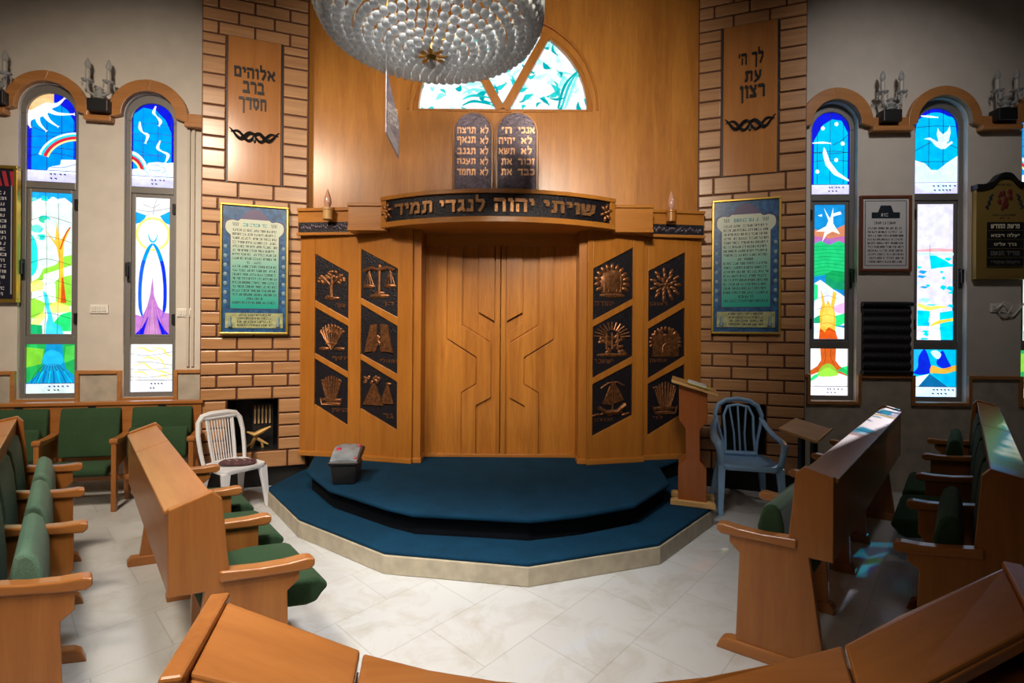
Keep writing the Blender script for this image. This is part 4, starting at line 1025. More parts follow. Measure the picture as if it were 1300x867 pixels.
lettered_panel(PR, QR, (("לך ה'", (937, 63, 969, 88)), ('עת', (945, 91, 966, 107)), ('רצון', (939, 109, 971, 131))), (920, 150, 984, 167), 'tall wooden panel with black three line inscription on the pillar behind the blue chair', -1)
# ------------------------------------------------------------------ blue prayer posters
def poster(fr, q, lab):
    x0, z0, x1, z1 = rect(fr, *q)
    t = thing('prayer_poster', lab, 'poster', fr.pt((x0 + x1) / 2, z0, -.018), fr.a, group='blue prayer posters on the pillars')
    w = (x1 - x0) / 2; h = z1 - z0
    mb = MB(); e = .02
    mb.box(-w, w, -.055, 0, 0, e); mb.box(-w, w, -.055, 0, h - e, h); mb.box(-w, -w + e, -.055, 0, e, h - e); mb.box(w - e, w, -.055, 0, e, h - e); mb.build('frame', M['gold'], t, 'narrow gilt frame', bevel=.004)
    mb = MB(); mb.box(-w + e, w - e, -.04, -.004, e, h - e); mb.build('print', M['poster_blue'], t, 'blue ornamental print')
    sw = w * .70; b0 = h * .20; b1 = h * .885; y = -.0415
    o = [(-sw, b0), (sw, b0), (sw, h * .74)] + smooth_pts([(sw, h * .76), (sw * 1.2, h * .80), (sw * 1.18, h * .855), (sw * .95, h * .875), (sw * .72, h * .87), (sw * .6, h * .885)], False, 4)
    o += [(sw * .3, b1 + h * .005), (-sw * .3, b1 + h * .005)] + [(-p[0], p[1]) for p in smooth_pts([(sw * .6, h * .885), (sw * .72, h * .87), (sw * .95, h * .875), (sw * 1.18, h * .855), (sw * 1.2, h * .80), (sw, h * .76)], False, 4)] + [(-sw, h * .74)]
    mb = MB(); mb.poly([(a * 1.05, y + .0006, (b - h * .5) * 1.02 + h * .5) for a, b in o]); mb.build('scroll_border', plain('plum_print', (.05, .03, .10), .4), t)
    mb = MB(); mb.poly([(a, y, b) for a, b in o]); mb.build('scroll', M['scroll'], t, 'scroll shading from cream to green')
    mb = MB(); mb.poly([(a, y - .0003, b) for a, b in [(-w * .42, h * .885), (w * .42, h * .885)] + smooth_pts([(w * .36, h * .91), (w * .2, h * .95), (0, h * .965), (-w * .2, h * .95), (-w * .36, h * .91)], False, 4)]); mb.build('dome', plain('plum_dome_print', (.08, .05, .13), .4), t)
    r = random.Random(int(abs(x0) * 999)); ink = MB()
    for i in range(19):
        z = h * (.80 - i * .0308)
        if i in (8, 17): scribble(ink, -sw * .35, sw * .35, z, h * .0165, y - .0006, r)
        else: scribble(ink, -sw * .93, sw * .93, z, h * .0165, y - .0006, r, dens=.95)
    for s in (-1, 1):
        for k in (-2, -1, 0, 1, 2): ink.poly([(s * sw * .8 + k * .009 - .002, y - .0006, h * .83), (s * sw * .8 + k * .009 + .002, y - .0006, h * .83), (s * sw * .8 + k * .012 + .002, y - .0006, h * .858), (s * sw * .8 + k * .012 - .002, y - .0006, h * .858)])
    ink.build('print_lines', M['ink'], t, 'fine dark print', fix=False)
    hd = MB(); scribble(hd, -sw * .5, sw * .5, h * .842, h * .024, y - .0006, r, dens=1); hd.build('heading', M['teal_print'], t, 'teal heading', fix=False)
    cap = MB(); cap.box(-w * .84, w * .84, -.046, -.04, h * .05, h * .165); cap.build('caption_plate', plain('gilt_caption', (.34, .36, .18), .4, noise=.3, scale=30), t, 'pale gilt caption plate')
    ink = MB()
    for i in range(4): scribble(ink, -w * .5, w * .5, h * (.15 - i * .026), h * .014, -.0466, r, dens=.9)
    ink.build('caption_lines', M['ink'], t, fix=False)
    bl = MB()
    for s in (-1, 1):
        bl.lathe([(.018, 0), (.02, .02), (.008, .04), (.012, .075), (.003, .095)], 8, (s * w * .7, -.048, h * .06))
        for k in range(7): bl.ell((s * w * .85, -.041, h * (.25 + k * .07)), (.016, .003, .02), 8, 6)
    bl.build('ornament', plain('pale_medallions', (.16, .26, .32), .4), t, smooth=True)
poster(PL, (281, 262, 367, 424.5), 'tall blue and green framed prayer poster on the pillar behind the white chair')
poster(PR, (903, 254, 990, 424), 'tall blue and green framed prayer poster on the pillar behind the blue chair')
# ------------------------------------------------------------------ crystal wall lamps on the ledge
def sconce(fr, px, lab, first=[None]):
    s = fr.hit(px, 142)[0]; p = fr.pt(s, 3.565, -.045)
    if first[0] is not None:
        t = copy_tree(first[0]); t.location = p; t.rotation_euler = (0, 0, fr.a); t['label'] = lab; return
    t = thing('wall_lamp', lab, 'lamp', p, fr.a, group='two armed crystal lamps on the ledges'); first[0] = t
    mb = MB(); mb.box(-.085, .085, -.07, .04, -.065, .05); mb.build('base_block', M['black'], t, 'black block', bevel=.008)
    mb = MB(); mb.lathe([(.02, .05), (.045, .055), (.03, .075), (.05, .10), (.02, .13), (.035, .15), (.01, .17)], 12, (0, -.03, 0)); mb.build('stem', M['crystal'], t, smooth=True)
    for q in (-1, 1):
        mb = MB(); mb.tube([(0, -.03, .10), (q * .04, -.04, .085), (q * .08, -.05, .11), (q * .088, -.05, .16), (q * .085, -.05, .20)], [.016, .014, .013, .012, .012], 8); mb.lathe([(.012, .19), (.045, .205), (.05, .215), (.02, .222)], 12, (q * .085, -.05, 0)); mb.build('arm', M['crystal'], t, smooth=True)
        mb = MB(); mb.lathe([(.019, .22), (.019, .31), (.014, .315)], 10, (q * .085, -.05, 0)); mb.build('candle_tube', M['sconce_tube'], t, 'white candle tube', smooth=True)
        mb = MB(); mb.lathe([(.012, .315), (.022, .335), (.024, .355), (.016, .39), (.005, .415)], 10, (q * .085, -.05, 0)); mb.build('bulb', M['crystal'], t, smooth=True)
        for k in range(6):
            mb = MB(); a = k * PI / 3; c = (q * .085 + .045 * math.cos(a), -.05 + .045 * math.sin(a), .175); mb.lathe([(.001, -.025), (.009, 0), (.001, .02)], 6, c); mb.build('drop', M['crystal'], t)
sconce(WL, 133, 'crystal wall lamp on black block between the sun window and flame window')
sconce(WL, 3, 'crystal wall lamp at the left edge above the black lettered board')
sconce(WR, 1123, 'crystal wall lamp on black block between the moon window and dove window')
sconce(WR, 1266, 'crystal wall lamp on black block above the gold prayer board')
# ------------------------------------------------------------------ boards on the plaster
def onwall(fr, q): return rect(fr, *q)
x0, z0, x1, z1 = onwall(WR, (1090, 249, 1155, 345))
t = thing('framed_text', 'brown framed sheet of small black print between the moon and dove windows', 'picture', WR.pt((x0 + x1) / 2, z0, -.002), WR.a)
w, h = (x1 - x0) / 2, z1 - z0; e = .025
mb = MB(); mb.box(-w, w, -.03, 0, 0, e); mb.box(-w, w, -.03, 0, h - e, h); mb.box(-w, -w + e, -.03, 0, e, h - e); mb.box(w - e, w, -.03, 0, e, h - e); mb.build('frame', wood('dark_red_frame', (.16, .045, .022), 'z'), t, bevel=.004)
mb = MB(); mb.box(-w + e, w - e, -.018, -.002, e, h - e); mb.build('sheet', M['white_paper'], t)
ink = MB(); r = random.Random(9); y = -.0188
for a in (-1, 1): ink.poly([(a * w * .8 - .003, y, h * .08), (a * w * .8 + .003, y, h * .08), (a * w * .8 + .003, y, h * .93), (a * w * .8 - .003, y, h * .93)])
for b in (.08, .93): ink.poly([(-w * .8, y, h * b - .003), (w * .8, y, h * b - .003), (w * .8, y, h * b + .003), (-w * .8, y, h * b + .003)])
ink.poly([(-w * .55, y, h * .70), (w * .55, y, h * .70), (w * .55, y, h * .78), (-w * .55, y, h * .78)]); ink.poly([(-w * .3, y, h * .78), (w * .3, y, h * .78), (w * .2, y, h * .87), (-w * .2, y, h * .87)])
scribble(ink, -w * .45, w * .45, h * .64, .022, y, r, dens=1)
for i in range(10): scribble(ink, -w * .7, w * .7, h * (.57 - i * .049), .019, y, r, dens=.97)
ink.build('print_lines', M['ink'], t, fix=False)
wp = MB(); scribble(wp, -w * .18, w * .22, h * .745, .03, y - .001, r, dens=1); wp.build('crest_lines', M['white_paper'], t, fix=False)
# gold board with changeable prayer strips
x0, z0, x1, z1 = onwall(WR, (1233, 240, 1304, 355))
t = thing('prayer_board', 'gold board with curved black top and five Hebrew strips beside the dove window', 'board', WR.pt((x0 + x1) / 2, z0, -.002), WR.a)
w, h = (x1 - x0) / 2, z1 - z0
top = smooth_pts([(-w, h), (-w * .75, h * 1.0), (-w * .45, h * 1.03), (-w * .2, h * 1.11), (0, h * 1.125), (w * .2, h * 1.11), (w * .45, h * 1.03), (w * .75, h), (w, h)], False, 4)
gb = plain('dull_gold_sheet', (.30, .20, .05), .4, .35)
mb = MB(); mb.xz([(w, 0), (w, h)][:1] + [(-w, 0)][:0] + [(w, h * .99)] + [(p[0], p[1]) for p in top[::-1]][1:-1] + [(-w, h * .99), (-w, 0)], -.05, 0); mb.build('board', gb, t, bevel=.004)
mb = MB(); o = [(p[0] * 1.04, p[1] + .03) for p in top]; i_ = [(p[0] * 1.04, p[1] - .018) for p in top]; mb.xz(o + i_[::-1], -.075, 0); mb.build('top_moulding', M['black'], t, 'black curved moulding', bevel=.004)
mb = MB(); mb.box(-w * .62, w * .66, -.058, -.05, h * .13, h * .62); sp = mb.build('strip_holder', M['black'], t, 'black strip holder')
white = plain('cream_letters', (.75, .70, .52), .5)
for i, s in enumerate(('פרשת החודש', 'יעלה ויבוא', 'ברך עלינו', 'מוריד הגשם', 'ויקהל-פקודי')):
    mb = MB(); zc = h * (.575 - i * .098); me = text_mesh(s, w * (1.02 if i != 2 else .8), h * .05, .03, .02 if i < 3 else .0); mb.add_mesh(me, Matrix.Translation((.0, -.0595, zc)))
    mb.build('lettering', white if i < 3 else plain('faded_letters', (.16, .15, .13), .5), t, 'cream Hebrew line' if i < 3 else 'faded Hebrew line')
mb = MB()
for i in range(6): mb.box(-w * .62, w * .66, -.0595, -.058, h * (.524 - i * .098) - .002 + .005 + h * .1 * (i < 0), h * (.524 - i * .098) + .006)
mb.build('strip_rail', gb, t)
mb = MB(); r = random.Random(2)
for k in range(12): mb.ell((r.uniform(-.05, .05), -.052, h * .84 + r.uniform(-.075, .1) * 1), (.02, .006, .032), 8, 6, 0, Matrix.Rotation(r.uniform(-.6, .6), 3, 'Y'))
mb.build('emblem', plain('dark_red_emblem', (.13, .018, .012), .5), t, 'dark red emblem', smooth=True)
mb = MB()
for s in (-1, 1):
    for k in range(6): mb.ell((s * w * (.62 - .03 * k), -.052, h * (.78 + k * .026)), (.024, .005, .009), 8, 6, 0, Matrix.Rotation(s * .8 * (1 if k % 2 else -1), 3, 'Y'))
scribble(mb, -w * .42, w * .42, h * .70, .016, -.0512, r, dens=.9); scribble(mb, -w * .18, w * .18, h * .665, .016, -.0512, r, dens=.9); scribble(mb, -w * .3, w * .3, h * 1.03, .016, -.0512, r, dens=.9)
mb.build('sprig', M['ink'], t, 'dark olive sprigs and small print', fix=False)
# black lettered board at the left edge
x1, _ = WL.hit(27, 300); _, z1 = WL.hit(15, 212); _, z0 = WL.hit(10, 384); x0 = x1 - .62
t = thing('lettered_board', 'black board of white Hebrew lines in gilt frame at the left edge', 'board', WL.pt((x0 + x1) / 2, z0, -.002), WL.a)
w, h = (x1 - x0) / 2, z1 - z0; e = .03
mb = MB(); mb.box(-w, w, -.05, 0, 0, e); mb.box(-w, w, -.05, 0, h - e, h); mb.box(-w, -w + e, -.05, 0, e, h - e); mb.box(w - e, w, -.05, 0, e, h - e); mb.build('frame', M['gold'], t, 'gilt frame', bevel=.004)
mb = MB(); mb.box(-w + e, w - e, -.035, -.002, e, h - e); mb.build('sheet', plain('black_sheet', (.014, .016, .028), .3), t)
ink = MB(); r = random.Random(21)
for i in range(19):
    x = w * .72; z = h * (.80 - i * .041)
    scribble(ink, -w * .8 + r.uniform(0, .2), w * .72, z, h * .022, -.0356, r, dens=.95)
ink.build('print_lines', plain('white_letters', (.55, .55, .58), .5), t, 'white print', fix=False)
bo = MB(); bo.poly([(w * .82, -.0354, h * .06), (w * .85, -.0354, h * .06), (w * .85, -.0354, h * .86), (w * .82, -.0354, h * .86)]); bo.build('border_line', plain('silver_line', (.35, .36, .4), .4), t, fix=False)
bo = MB()
for k in range(4): bo.poly([(w * .35 + k * .05, -.0356, h * .85), (w * .45 + k * .05, -.0356, h * .85), (w * .3 + k * .06, -.0356, h * .96), (w * .2 + k * .06, -.0356, h * .96)])
bo.build('flag_print', plain('red_stripe_print', (.4, .03, .05), .4), t, 'red striped print', fix=False)
# black memorial hanging between the right windows
x0, z0, x1, z1 = onwall(WR, (1092, 383, 1155, 476))
t = thing('wall_hanging', 'black ribbed hanging of faint lettering below the brown framed print', 'hanging', WR.pt((x0 + x1) / 2, z0, -.002), WR.a)
w, h = (x1 - x0) / 2, z1 - z0
bk = plain('black_cloth', (.010, .010, .013), .6, noise=.4, scale=60)
mb = MB(); rows = 7; prof = []
for i in range(rows):
    for k in range(6): prof.append((-.012 - .022 * math.sin(PI * (k + .5) / 6), h * (.07 + .86 * (i + k / 6) / rows)))
prof.append((-.012, h * .93)); pts = [(0, h * .07)] + prof + [(0, h * .93)]
mb.prism([(-w * .96, p[0], p[1]) for p in pts], (w * 1.92, 0, 0)); mb.build('cloth', bk, t, smooth=True)
for nm, z in (('top_roller', h * .965), ('bottom_roller', h * .035)):
    mb = MB(); mb.tube([(-w, -.025, z), (w, -.025, z)], .024, 12); mb.build(nm, M['black'], t, smooth=True)
mb = MB(); r = random.Random(31)
for i in range(rows):
    x = -w * .75
    while x < w * .7:
        mb.box(x, x + r.uniform(.008, .02), -.0365, -.03, h * (.07 + .86 * (i + .45) / rows), h * (.07 + .86 * (i + .56) / rows)); x += r.uniform(.03, .07)
mb.build('lettering', plain('dim_letters', (.06, .055, .05), .5), t, 'faint lettering')
# switches, outlet and cable
for k, (fr, px, py, ww, lab, cat) in enumerate(((WL, 126.5, 392.5, .15, 'white switch plate on the plaster between the sun and flame windows', 'switch'), (WL, 235, 397, .14, 'white socket plate beside the left pillar under thin wires', 'socket'), (WR, 1266, 391, .14, 'pale socket under the gold prayer board with a cable', 'socket'))):
    s, z = fr.hit(px, py)
    t = thing('switch_plate' if k == 0 else 'wall_socket', lab, cat, fr.pt(s, z - .04, -.001), fr.a)
    mb = MB(); mb.box(-ww / 2, ww / 2, -.012, 0, 0, .082); mb.build('plate', M['switch'], t, bevel=.006)
    mb = MB()
    for i in range(3): mb.box(-ww / 2 + .012 + i * (ww - .024) / 3 + .003, -ww / 2 + .012 + (i + 1) * (ww - .024) / 3 - .003, -.018, -.01, .016, .066)
    mb.build('rocker', plain('ivory_rocker', (.66, .63, .58), .4), t, bevel=.003)
s, z = WR.hit(1266, 391)
mb = MB(); pts = []
base = WR.pt(s, z, -.03)
for px, py in ((1259, 388), (1270, 402), (1285, 400), (1298, 385), (1304, 365), (1310, 340)):
    a, b = WR.hit(px, py); pts.append(WR.pt(a, b, -.02) - base)
mb.tube([Vector(p) for p in pts], .006, 6); mb.tube([Vector((0, -.01, -.03)), Vector((.06, -.015, -.05)), Vector((.1, -.015, .02)), Vector((.02, -.01, .05)), Vector((-.03, -.01, .0))], .006, 6)
o = mb.build('cable', M['switch'], None, smooth=True); o.location = base; tag(o, 'thin pale cable curling from the socket under the gold prayer board', 'cable')
mb = MB()
for px in (240, 246):
    s, z = WL.hit(px, 300); mb.box(s - .012, s + .012, -.02, 0, 1.15, 3.43)
o = mb.build('trim_3', plain('painted_conduit', (.52, .46, .39), .7), None); o.location = WL.o; o.rotation_euler = (0, 0, WL.a); tag(o, 'pair of thin painted cable ducts beside the left pillar', 'conduit', kind='structure')
# things in the left niche
p = PL.pt((NL[0] + NL[2]) / 2, NL[1] + .004, .2)
t = thing('wooden_rack', 'small rack of pale upright slats inside the dark niche behind the white chair', 'rack', p, PL.a)
mb = MB(); 
for k in range(5): mb.box(-.02 + k * .033, -.004 + k * .033, 0, .02, .22, .40)
mb.build('slat', plain('pale_slat', (.50, .33, .17), .5), t, bevel=.003)
mb = MB(); mb.box(-.04, .15, .02, .04, .0, .42); mb.build('back_board', M['black'], t, 'dark board', bevel=.003)
t = thing('antler', 'golden branching ornament inside the dark niche behind the white chair', 'ornament', PL.pt((NL[0] + NL[2]) / 2 + .02, NL[1] + .004, .12), PL.a)
mb = MB(); mb.tube([(-.09, 0, .16), (-.02, -.01, .13), (.04, 0, .16), (.12, .0, .20)], [.008, .026, .024, .008], 8); mb.tube([(-.01, 0, .13), (-.03, 0, .06), (-.05, 0, .0)], [.02, .014, .012], 8); mb.tube([(0, 0, .09), (.06, .0, .05), (.1, -.01, .03)], [.016, .014, .006], 8); mb.tube([(-.03, 0, .08), (-.05, 0, .04), (-.09, -.01, .02)], [.014, .012, .006], 8); mb.tube([(.04, 0, .06), (.05, 0, .0)], [.012, .012], 8)
mb.build('branch', plain('yellow_gilt', (.55, .33, .10), .4, .3), t, smooth=True)
# ------------------------------------------------------------------ chandelier
CX_, CY_ = at(548, 30, 2.6).x, 2.6; RZ, CR = 3.17, .56
ch = thing('chandelier', 'large crystal bead chandelier hanging before the lunette window', 'chandelier', (CX_, CY_, 2.95))
zc = lambda z: z - 2.95
mb = MB(); mb.tube([(CR * math.cos(a), CR * math.sin(a), zc(RZ + .02)) for a in [i * 2 * PI / 48 for i in range(48)]], .012, 6, 0, True)
mb.tube([(.40 * math.cos(a), .40 * math.sin(a), zc(3.10)) for a in [i * 2 * PI / 40 for i in range(40)]], .007, 6, 0, True)
mb.tube([(.36 * math.cos(a), .36 * math.sin(a), zc(3.75)) for a in [i * 2 * PI / 40 for i in range(40)]], .012, 6, 0, True)
for k in range(8):
    a = k * PI / 4; mb.tube([(CR * math.cos(a), CR * math.sin(a), zc(RZ + .02)), (.36 * math.cos(a), .36 * math.sin(a), zc(3.75))], .006, 6); mb.tube([(.36 * math.cos(a), .36 * math.sin(a), zc(3.75)), (0, 0, zc(3.95))], .007, 6); mb.tube([(CR * math.cos(a), CR * math.sin(a), zc(RZ + .02)), (0.0, 0.0, zc(3.06))], .005, 6)
mb.build('brass_frame', M['brass'], ch, 'brass hoops and stays', smooth=True)
mb = MB(); mb.lathe([(.012, zc(3.0)), (.012, zc(CEIL - .06)), (.09, zc(CEIL - .06)), (.09, zc(CEIL - .005))], 12); mb.build('rod', M['brass'], ch, smooth=True)
mb = MB()
for k in range(8):
    a = k * PI / 4; mb.ell((.06 * math.cos(a), .06 * math.sin(a), zc(2.985)), (.034, .016, .006), 8, 6, 0, Matrix.Rotation(a, 3, 'Z'))
mb.lathe([(.001, zc(2.955)), (.022, zc(2.965)), (.03, zc(2.985)), (.012, zc(3.0))], 12); mb.build('hub', M['brass'], ch, 'brass leaf hub', smooth=True)
def bead_mesh(r, seg=10, rings=7):
    b = MB(); b.ell((0, 0, 0), (r, r, r), seg, rings); bmesh.ops.recalc_face_normals(b.bm, faces=b.bm.faces)
    me = bpy.data.meshes.new('crystal_bead'); b.bm.to_mesh(me); b.bm.free(); me.materials.append(M['crystal']); me.polygons.foreach_set('use_smooth', [True] * len(me.polygons)); return me
spots = []
bowl = lambda r: 2.985 + .17 * (r / .6) ** 1.5
for r_, dz, br in ((.57, .0, .022), (.552, -.036, .023), (.52, -.05, .022)):
    n = int(2 * PI * r_ / (br * 2.08)); spots += [(r_ * math.cos(2 * PI * (i + (br * 99 % 1)) / n), r_ * math.sin(2 * PI * (i + (br * 99 % 1)) / n), RZ + dz, br) for i in range(n)]
for r_ in (.475, .425, .375, .325, .275, .225, .175, .125, .085):
    n = max(6, int(2 * PI * r_ / .052)); o = r_ * 31
    spots += [(r_ * math.cos(2 * PI * i / n + o), r_ * math.sin(2 * PI * i / n + o), bowl(r_), .0235) for i in range(n)]
spots.append((0, 0, 2.945, .024))
for lv, (r_, z_) in enumerate(((.55, 3.25), (.53, 3.32), (.51, 3.40), (.49, 3.48), (.44, 3.58), (.40, 3.68))):
    n = int(2 * PI * r_ / .06); spots += [(r_ * math.cos(2 * PI * i / n + lv * .3), r_ * math.sin(2 * PI * i / n + lv * .3), z_, .022) for i in range(n)]
def vis(s):
    d = CY_ + s[1]; px = 650 + (CX_ + s[0]) * F / d; py = HY - (s[2] - EYE) * F / d
    return (py > -8 and s[2] < 3.2, s[3] * F / d + (s[3] * 400 if s[2] < 3.19 else 0) + (.5 if s[1] > .2 else 0))
spots.sort(key=lambda s: vis(s), reverse=True)
me_b = {}
for s in spots[:100]:
    if s[3] not in me_b: me_b[s[3]] = bead_mesh(s[3])
    o = bpy.data.objects.new('crystal_bead', me_b[s[3]]); COL.objects.link(o); o.parent = ch; o.location = (s[0], s[1], zc(s[2]))
mb = MB()
for s in spots[100:]: mb.ell((s[0], s[1], zc(s[2])), (s[3],) * 3, 10, 7)
o = mb.build('crystal_beads', M['crystal'], ch, 'rows of round crystal beads', smooth=True); o['kind'] = 'stuff'
mb = MB(); n = 84
for i in range(n):
    a = 2 * PI * i / n; x, y = .588 * math.cos(a), .588 * math.sin(a); mb.lathe([(.002, zc(3.165)), (.012, zc(3.18)), (.013, zc(3.22)), (.011, zc(3.42)), (.004, zc(3.44))], 6, (x, y, 0))
o = mb.build('prisms', M['crystal'], ch, 'fringe of long crystal prisms', smooth=True); o['kind'] = 'stuff'
# engraved metal pennant hanging on a thin cord
d = 2.42; a = at(490, 90, d); tip = at(505.5, 190, d)
t = thing('pennant', 'narrow pointed metal pennant on a cord below the chandelier', 'pennant', (a.x, d, tip.z), math.radians(74))
h = a.z - tip.z; w = .13
mb = MB(); mb.xz([(0, h), (.012, h * .99), (w, h * .48), (w, 0), (0, h * .22)], -.003, .003); pl = mb.build('pennant_plate', plain('engraved_steel', (.34, .30, .36), .35, .5, noise=.3, scale=40), t, bevel=.001)
mb = MB(); r = random.Random(3)
for i in range(4): scribble(mb, .012, w - .01, h * (.60 - i * .065), .019, -.0036, r, dens=1)
for i in range(5): mb.poly([(.01, -.0036, h * (.22 + i * .03)), (w - .01, -.0036, h * (.04 + i * .03)), (w - .01, -.0036, h * (.048 + i * .03)), (.01, -.0036, h * (.228 + i * .03))])
mb.build('engraving', plain('bright_engraving', (.72, .70, .68), .5), pl, 'bright engraved lines', fix=False)
mb = MB(); mb.tube([(.003, 0, h - .01), (.003, 0, 3.02 - tip.z)], .003, 6); mb.build('cord', M['steel'], t, smooth=True)
# ------------------------------------------------------------------ pews
def unit(a): return Vector((math.cos(math.radians(a)), math.sin(math.radians(a)), 0))
def pew(label, origin, fa, ra, pitch, states, desk=True, per_desk=2, zd=(.92, .88), arm_z=.60, pale=False, group=None, dd=.505, zb=.50):
    """origin: floor point under the tip of the first armrest; fa / ra: headings of the seats' facing and of the row"""
    fwd, row = unit(fa), unit(ra); n = len(states); Ltot = n * pitch
    root = thing('pew', label, 'bench', (origin[0], origin[1], 0), 0, group)
    V = lambda u, s, z: fwd * u + row * s + Vector((0, 0, z))
    def pr(mb, prof, s0, s1): return mb.prism([V(u, s0, z) for u, z in prof], row * (s1 - s0))
    wr = pew_woods(math.radians(ra), '%d' % (ra * 10)); wf = pew_woods(math.radians(fa), '%d' % (fa * 10))
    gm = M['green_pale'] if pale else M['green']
    full = [(-.055, arm_z - .04), (-.055, .52), (-.10, .48), (-.085, .055), (-.445, .055), (-.385, zb), (-dd, zb), (-dd, zd[1] + .012), (-.362, zd[0] + .012), (-.33, zd[0] - .02), (-.30, arm_z - .04)]
    mid = [(-.055, arm_z - .04), (-.055, .42), (-.10, .36), (-.14, .30), (-.16, .055), (-.34, .055), (-.33, .52), (-.33, arm_z - .04)]
    nod = [(-.012, arm_z - .04), (-.012, 0), (-.07, 0), (-.075, .36), (-.30, .40), (-.34, 0), (-.40, 0), (-.38, .60), (-.30, arm_z - .04)]
    for k in range(n + 1):
        s = k * pitch; end = k in (0, n)
        prof = (full if end else mid) if desk else nod
        s0, s1 = (-.046, -.008) if k == 0 else ((s + .008, s + .046) if k == n else (s - .019, s + .019))
        mb = MB(); pr(mb, prof, s0, s1); mb.build('end_panel' if end else 'support_panel', M['pewz'], root, bevel=.004)
        if desk:
            mb = MB(); ub = .51 if end else .37; pr(mb, [(.0, .0), (-.02, .045), (-.05, .058), (.02 - ub, .058), (-ub, .03), (-ub, 0)], (s0 + s1) / 2 - .03, (s0 + s1) / 2 + .03); mb.build('foot', wf, root, bevel=.005)
        c = (s0 + s1) / 2
        mb = MB(); top = [(.0, arm_z), (-.03, arm_z + .004), (-.10, arm_z - .004), (-.2, arm_z - .006), (-.34, arm_z + .004)]; bot = [(-.34, arm_z - .04), (-.1, arm_z - .045), (-.02, arm_z - .044), (.0, arm_z - .03)]
        pr(mb, top + bot, c - .032, c + .032); mb.build('armrest', wf, root, bevel=.008, seg=3)
    for k, st in enumerate(states):
        s0, s1 = k * pitch + .045, (k + 1) * pitch - .045
        if k == 0: s0 -= .02
        sec = [(-.305, .42), (-.31, .55), (-.33, .75), (-.35, .84), (-.375, .865), (-.40, .85), (-.40, .70), (-.385, .42)] if desk else [(-.255, .40), (-.27, .55), (-.30, .72), (-.32, .80), (-.345, .82), (-.37, .80), (-.36, .60), (-.34, .40)]
        mb = MB(); pr(mb, sec, s0, s1); mb.build('backrest', gm, root, smooth=True, bevel=.02, seg=3)
        if st == 'd':
            sec = [(.06, .405), (.085, .43), (.08, .455), (.05, .47), (-.1, .475), (-.30, .455), (-.32, .43), (-.30, .385), (.0, .365), (.04, .375)] if desk else [(-.01, .30), (.0, .34), (-.02, .375), (-.06, .385), (-.24, .38), (-.25, .32), (-.2, .30), (-.06, .285)]
        else:
            sec = [(-.27, .40), (-.17, .385), (-.145, .42), (-.15, .60), (-.175, .69), (-.21, .715), (-.245, .70), (-.262, .62)] if desk else [(-.245, .40), (-.16, .385), (-.135, .42), (-.15, .56), (-.19, .655), (-.225, .66), (-.245, .60)]
        mb = MB(); pr(mb, sec, s0 + .01, s1 - .01); mb.build('seat', gm, root, 'seat cushion folded down' if st == 'd' else 'seat cushion tipped up', smooth=True, bevel=.022, seg=3)
    if desk:
        mb = MB(); pr(mb, [(-.385, zb - .02), (-.365, zd[0] - .02), (-.385, zd[0] - .02), (-.405, zb - .02)], .0, Ltot); pr(mb, [(.018 - dd, zb), (.018 - dd, zd[1] - .012), (.002 - dd, zd[1] - .013), (.002 - dd, zb)], -.008, Ltot + .008); pr(mb, [(-.39, zb), (-.39, zb + .018), (.018 - dd, zb + .018), (.018 - dd, zb)], -.008, Ltot + .008)
        mb.build('back_panel', wr, root, bevel=.003)
        j = 0
        while j < n:
            a, b = j * pitch, min(j + per_desk, n) * pitch
            if j == 0: a = -.008
            if j + per_desk >= n: b += .008
            mb = MB(); pr(mb, [(-.362, zd[0] - .018), (-.362, zd[0]), (-.01 - dd, zd[1]), (-.01 - dd, zd[1] - .018)], a + .003, b - .003); mb.build('desk_top', wr, root, bevel=.004); j += per_desk
    else:
        mb = MB(); pr(mb, [(-.365, .34), (-.36, .60), (-.35, .845), (-.375, .845), (-.385, .34)], -.046, Ltot + .046); mb.build('back_panel', wr, root, bevel=.003)
        mb = MB(); pr(mb, [(-.335, .835), (-.335, .865), (-.41, .865), (-.41, .835)], -.06, Ltot + .06); mb.build('top_rail', wr, root, bevel=.005)
        mb = MB(); pr(mb, [(-.17, .22), (-.17, .26), (-.20, .26), (-.20, .22)], .0, Ltot); mb.build('stretcher', wr, root, bevel=.004)
        for k in range(n):
            mb = MB(); s = (k + .5) * pitch; pr(mb, [(-.344, .815), (-.341, .83), (-.345, .83), (-.348, .815)], s - .03, s + .03); mb.build('number_plate', M['black'], root, 'small dark number plate')
    return root
def tip(px, py, z=.60):
    p = onz(px, py, z); return (p.x, p.y)
def heading(a, b): return math.degrees(math.atan2(b[1] - a[1], b[0] - a[0]))
# far left bench, tipped up seats
a0, a1 = tip(117, 738), tip(105, 596)
hA = heading(a0, a1); pA = math.hypot(a1[0] - a0[0], a1[1] - a0[1]) / 3
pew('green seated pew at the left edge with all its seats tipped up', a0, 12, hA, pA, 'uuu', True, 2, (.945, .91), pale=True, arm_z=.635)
b0, b1 = tip(394, 702), tip(297, 619)
hB = heading(b0, b1); pB = math.hypot(b1[0] - b0[0], b1[1] - b0[1]) / 2
pew('pew with sloping desk in front of the white chair, green seats folded down', b0, 22, hB - 2, pB, 'ddd', True, 2, (.90, .845), zb=.53)
c0, c1 = tip(240, 551, .60), tip(72, 551, .60)
wl_out = math.degrees(WL.a) - 90
cA = onz(155, 650, 0); cs = Vector((cA.x, cA.y)) ; rowd = unit(math.degrees(WL.a) + 180)
pC = .55
c_or = Vector((cA.x, cA.y, 0)) - rowd * (pC - .07)
pew('low green seated pew against the wall beneath the sun and flame windows', (c_or.x, c_or.y), wl_out + 12, math.degrees(WL.a) + 180, pC, 'udu', False)
d0, d1 = tip(915, 660), tip(966, 622)
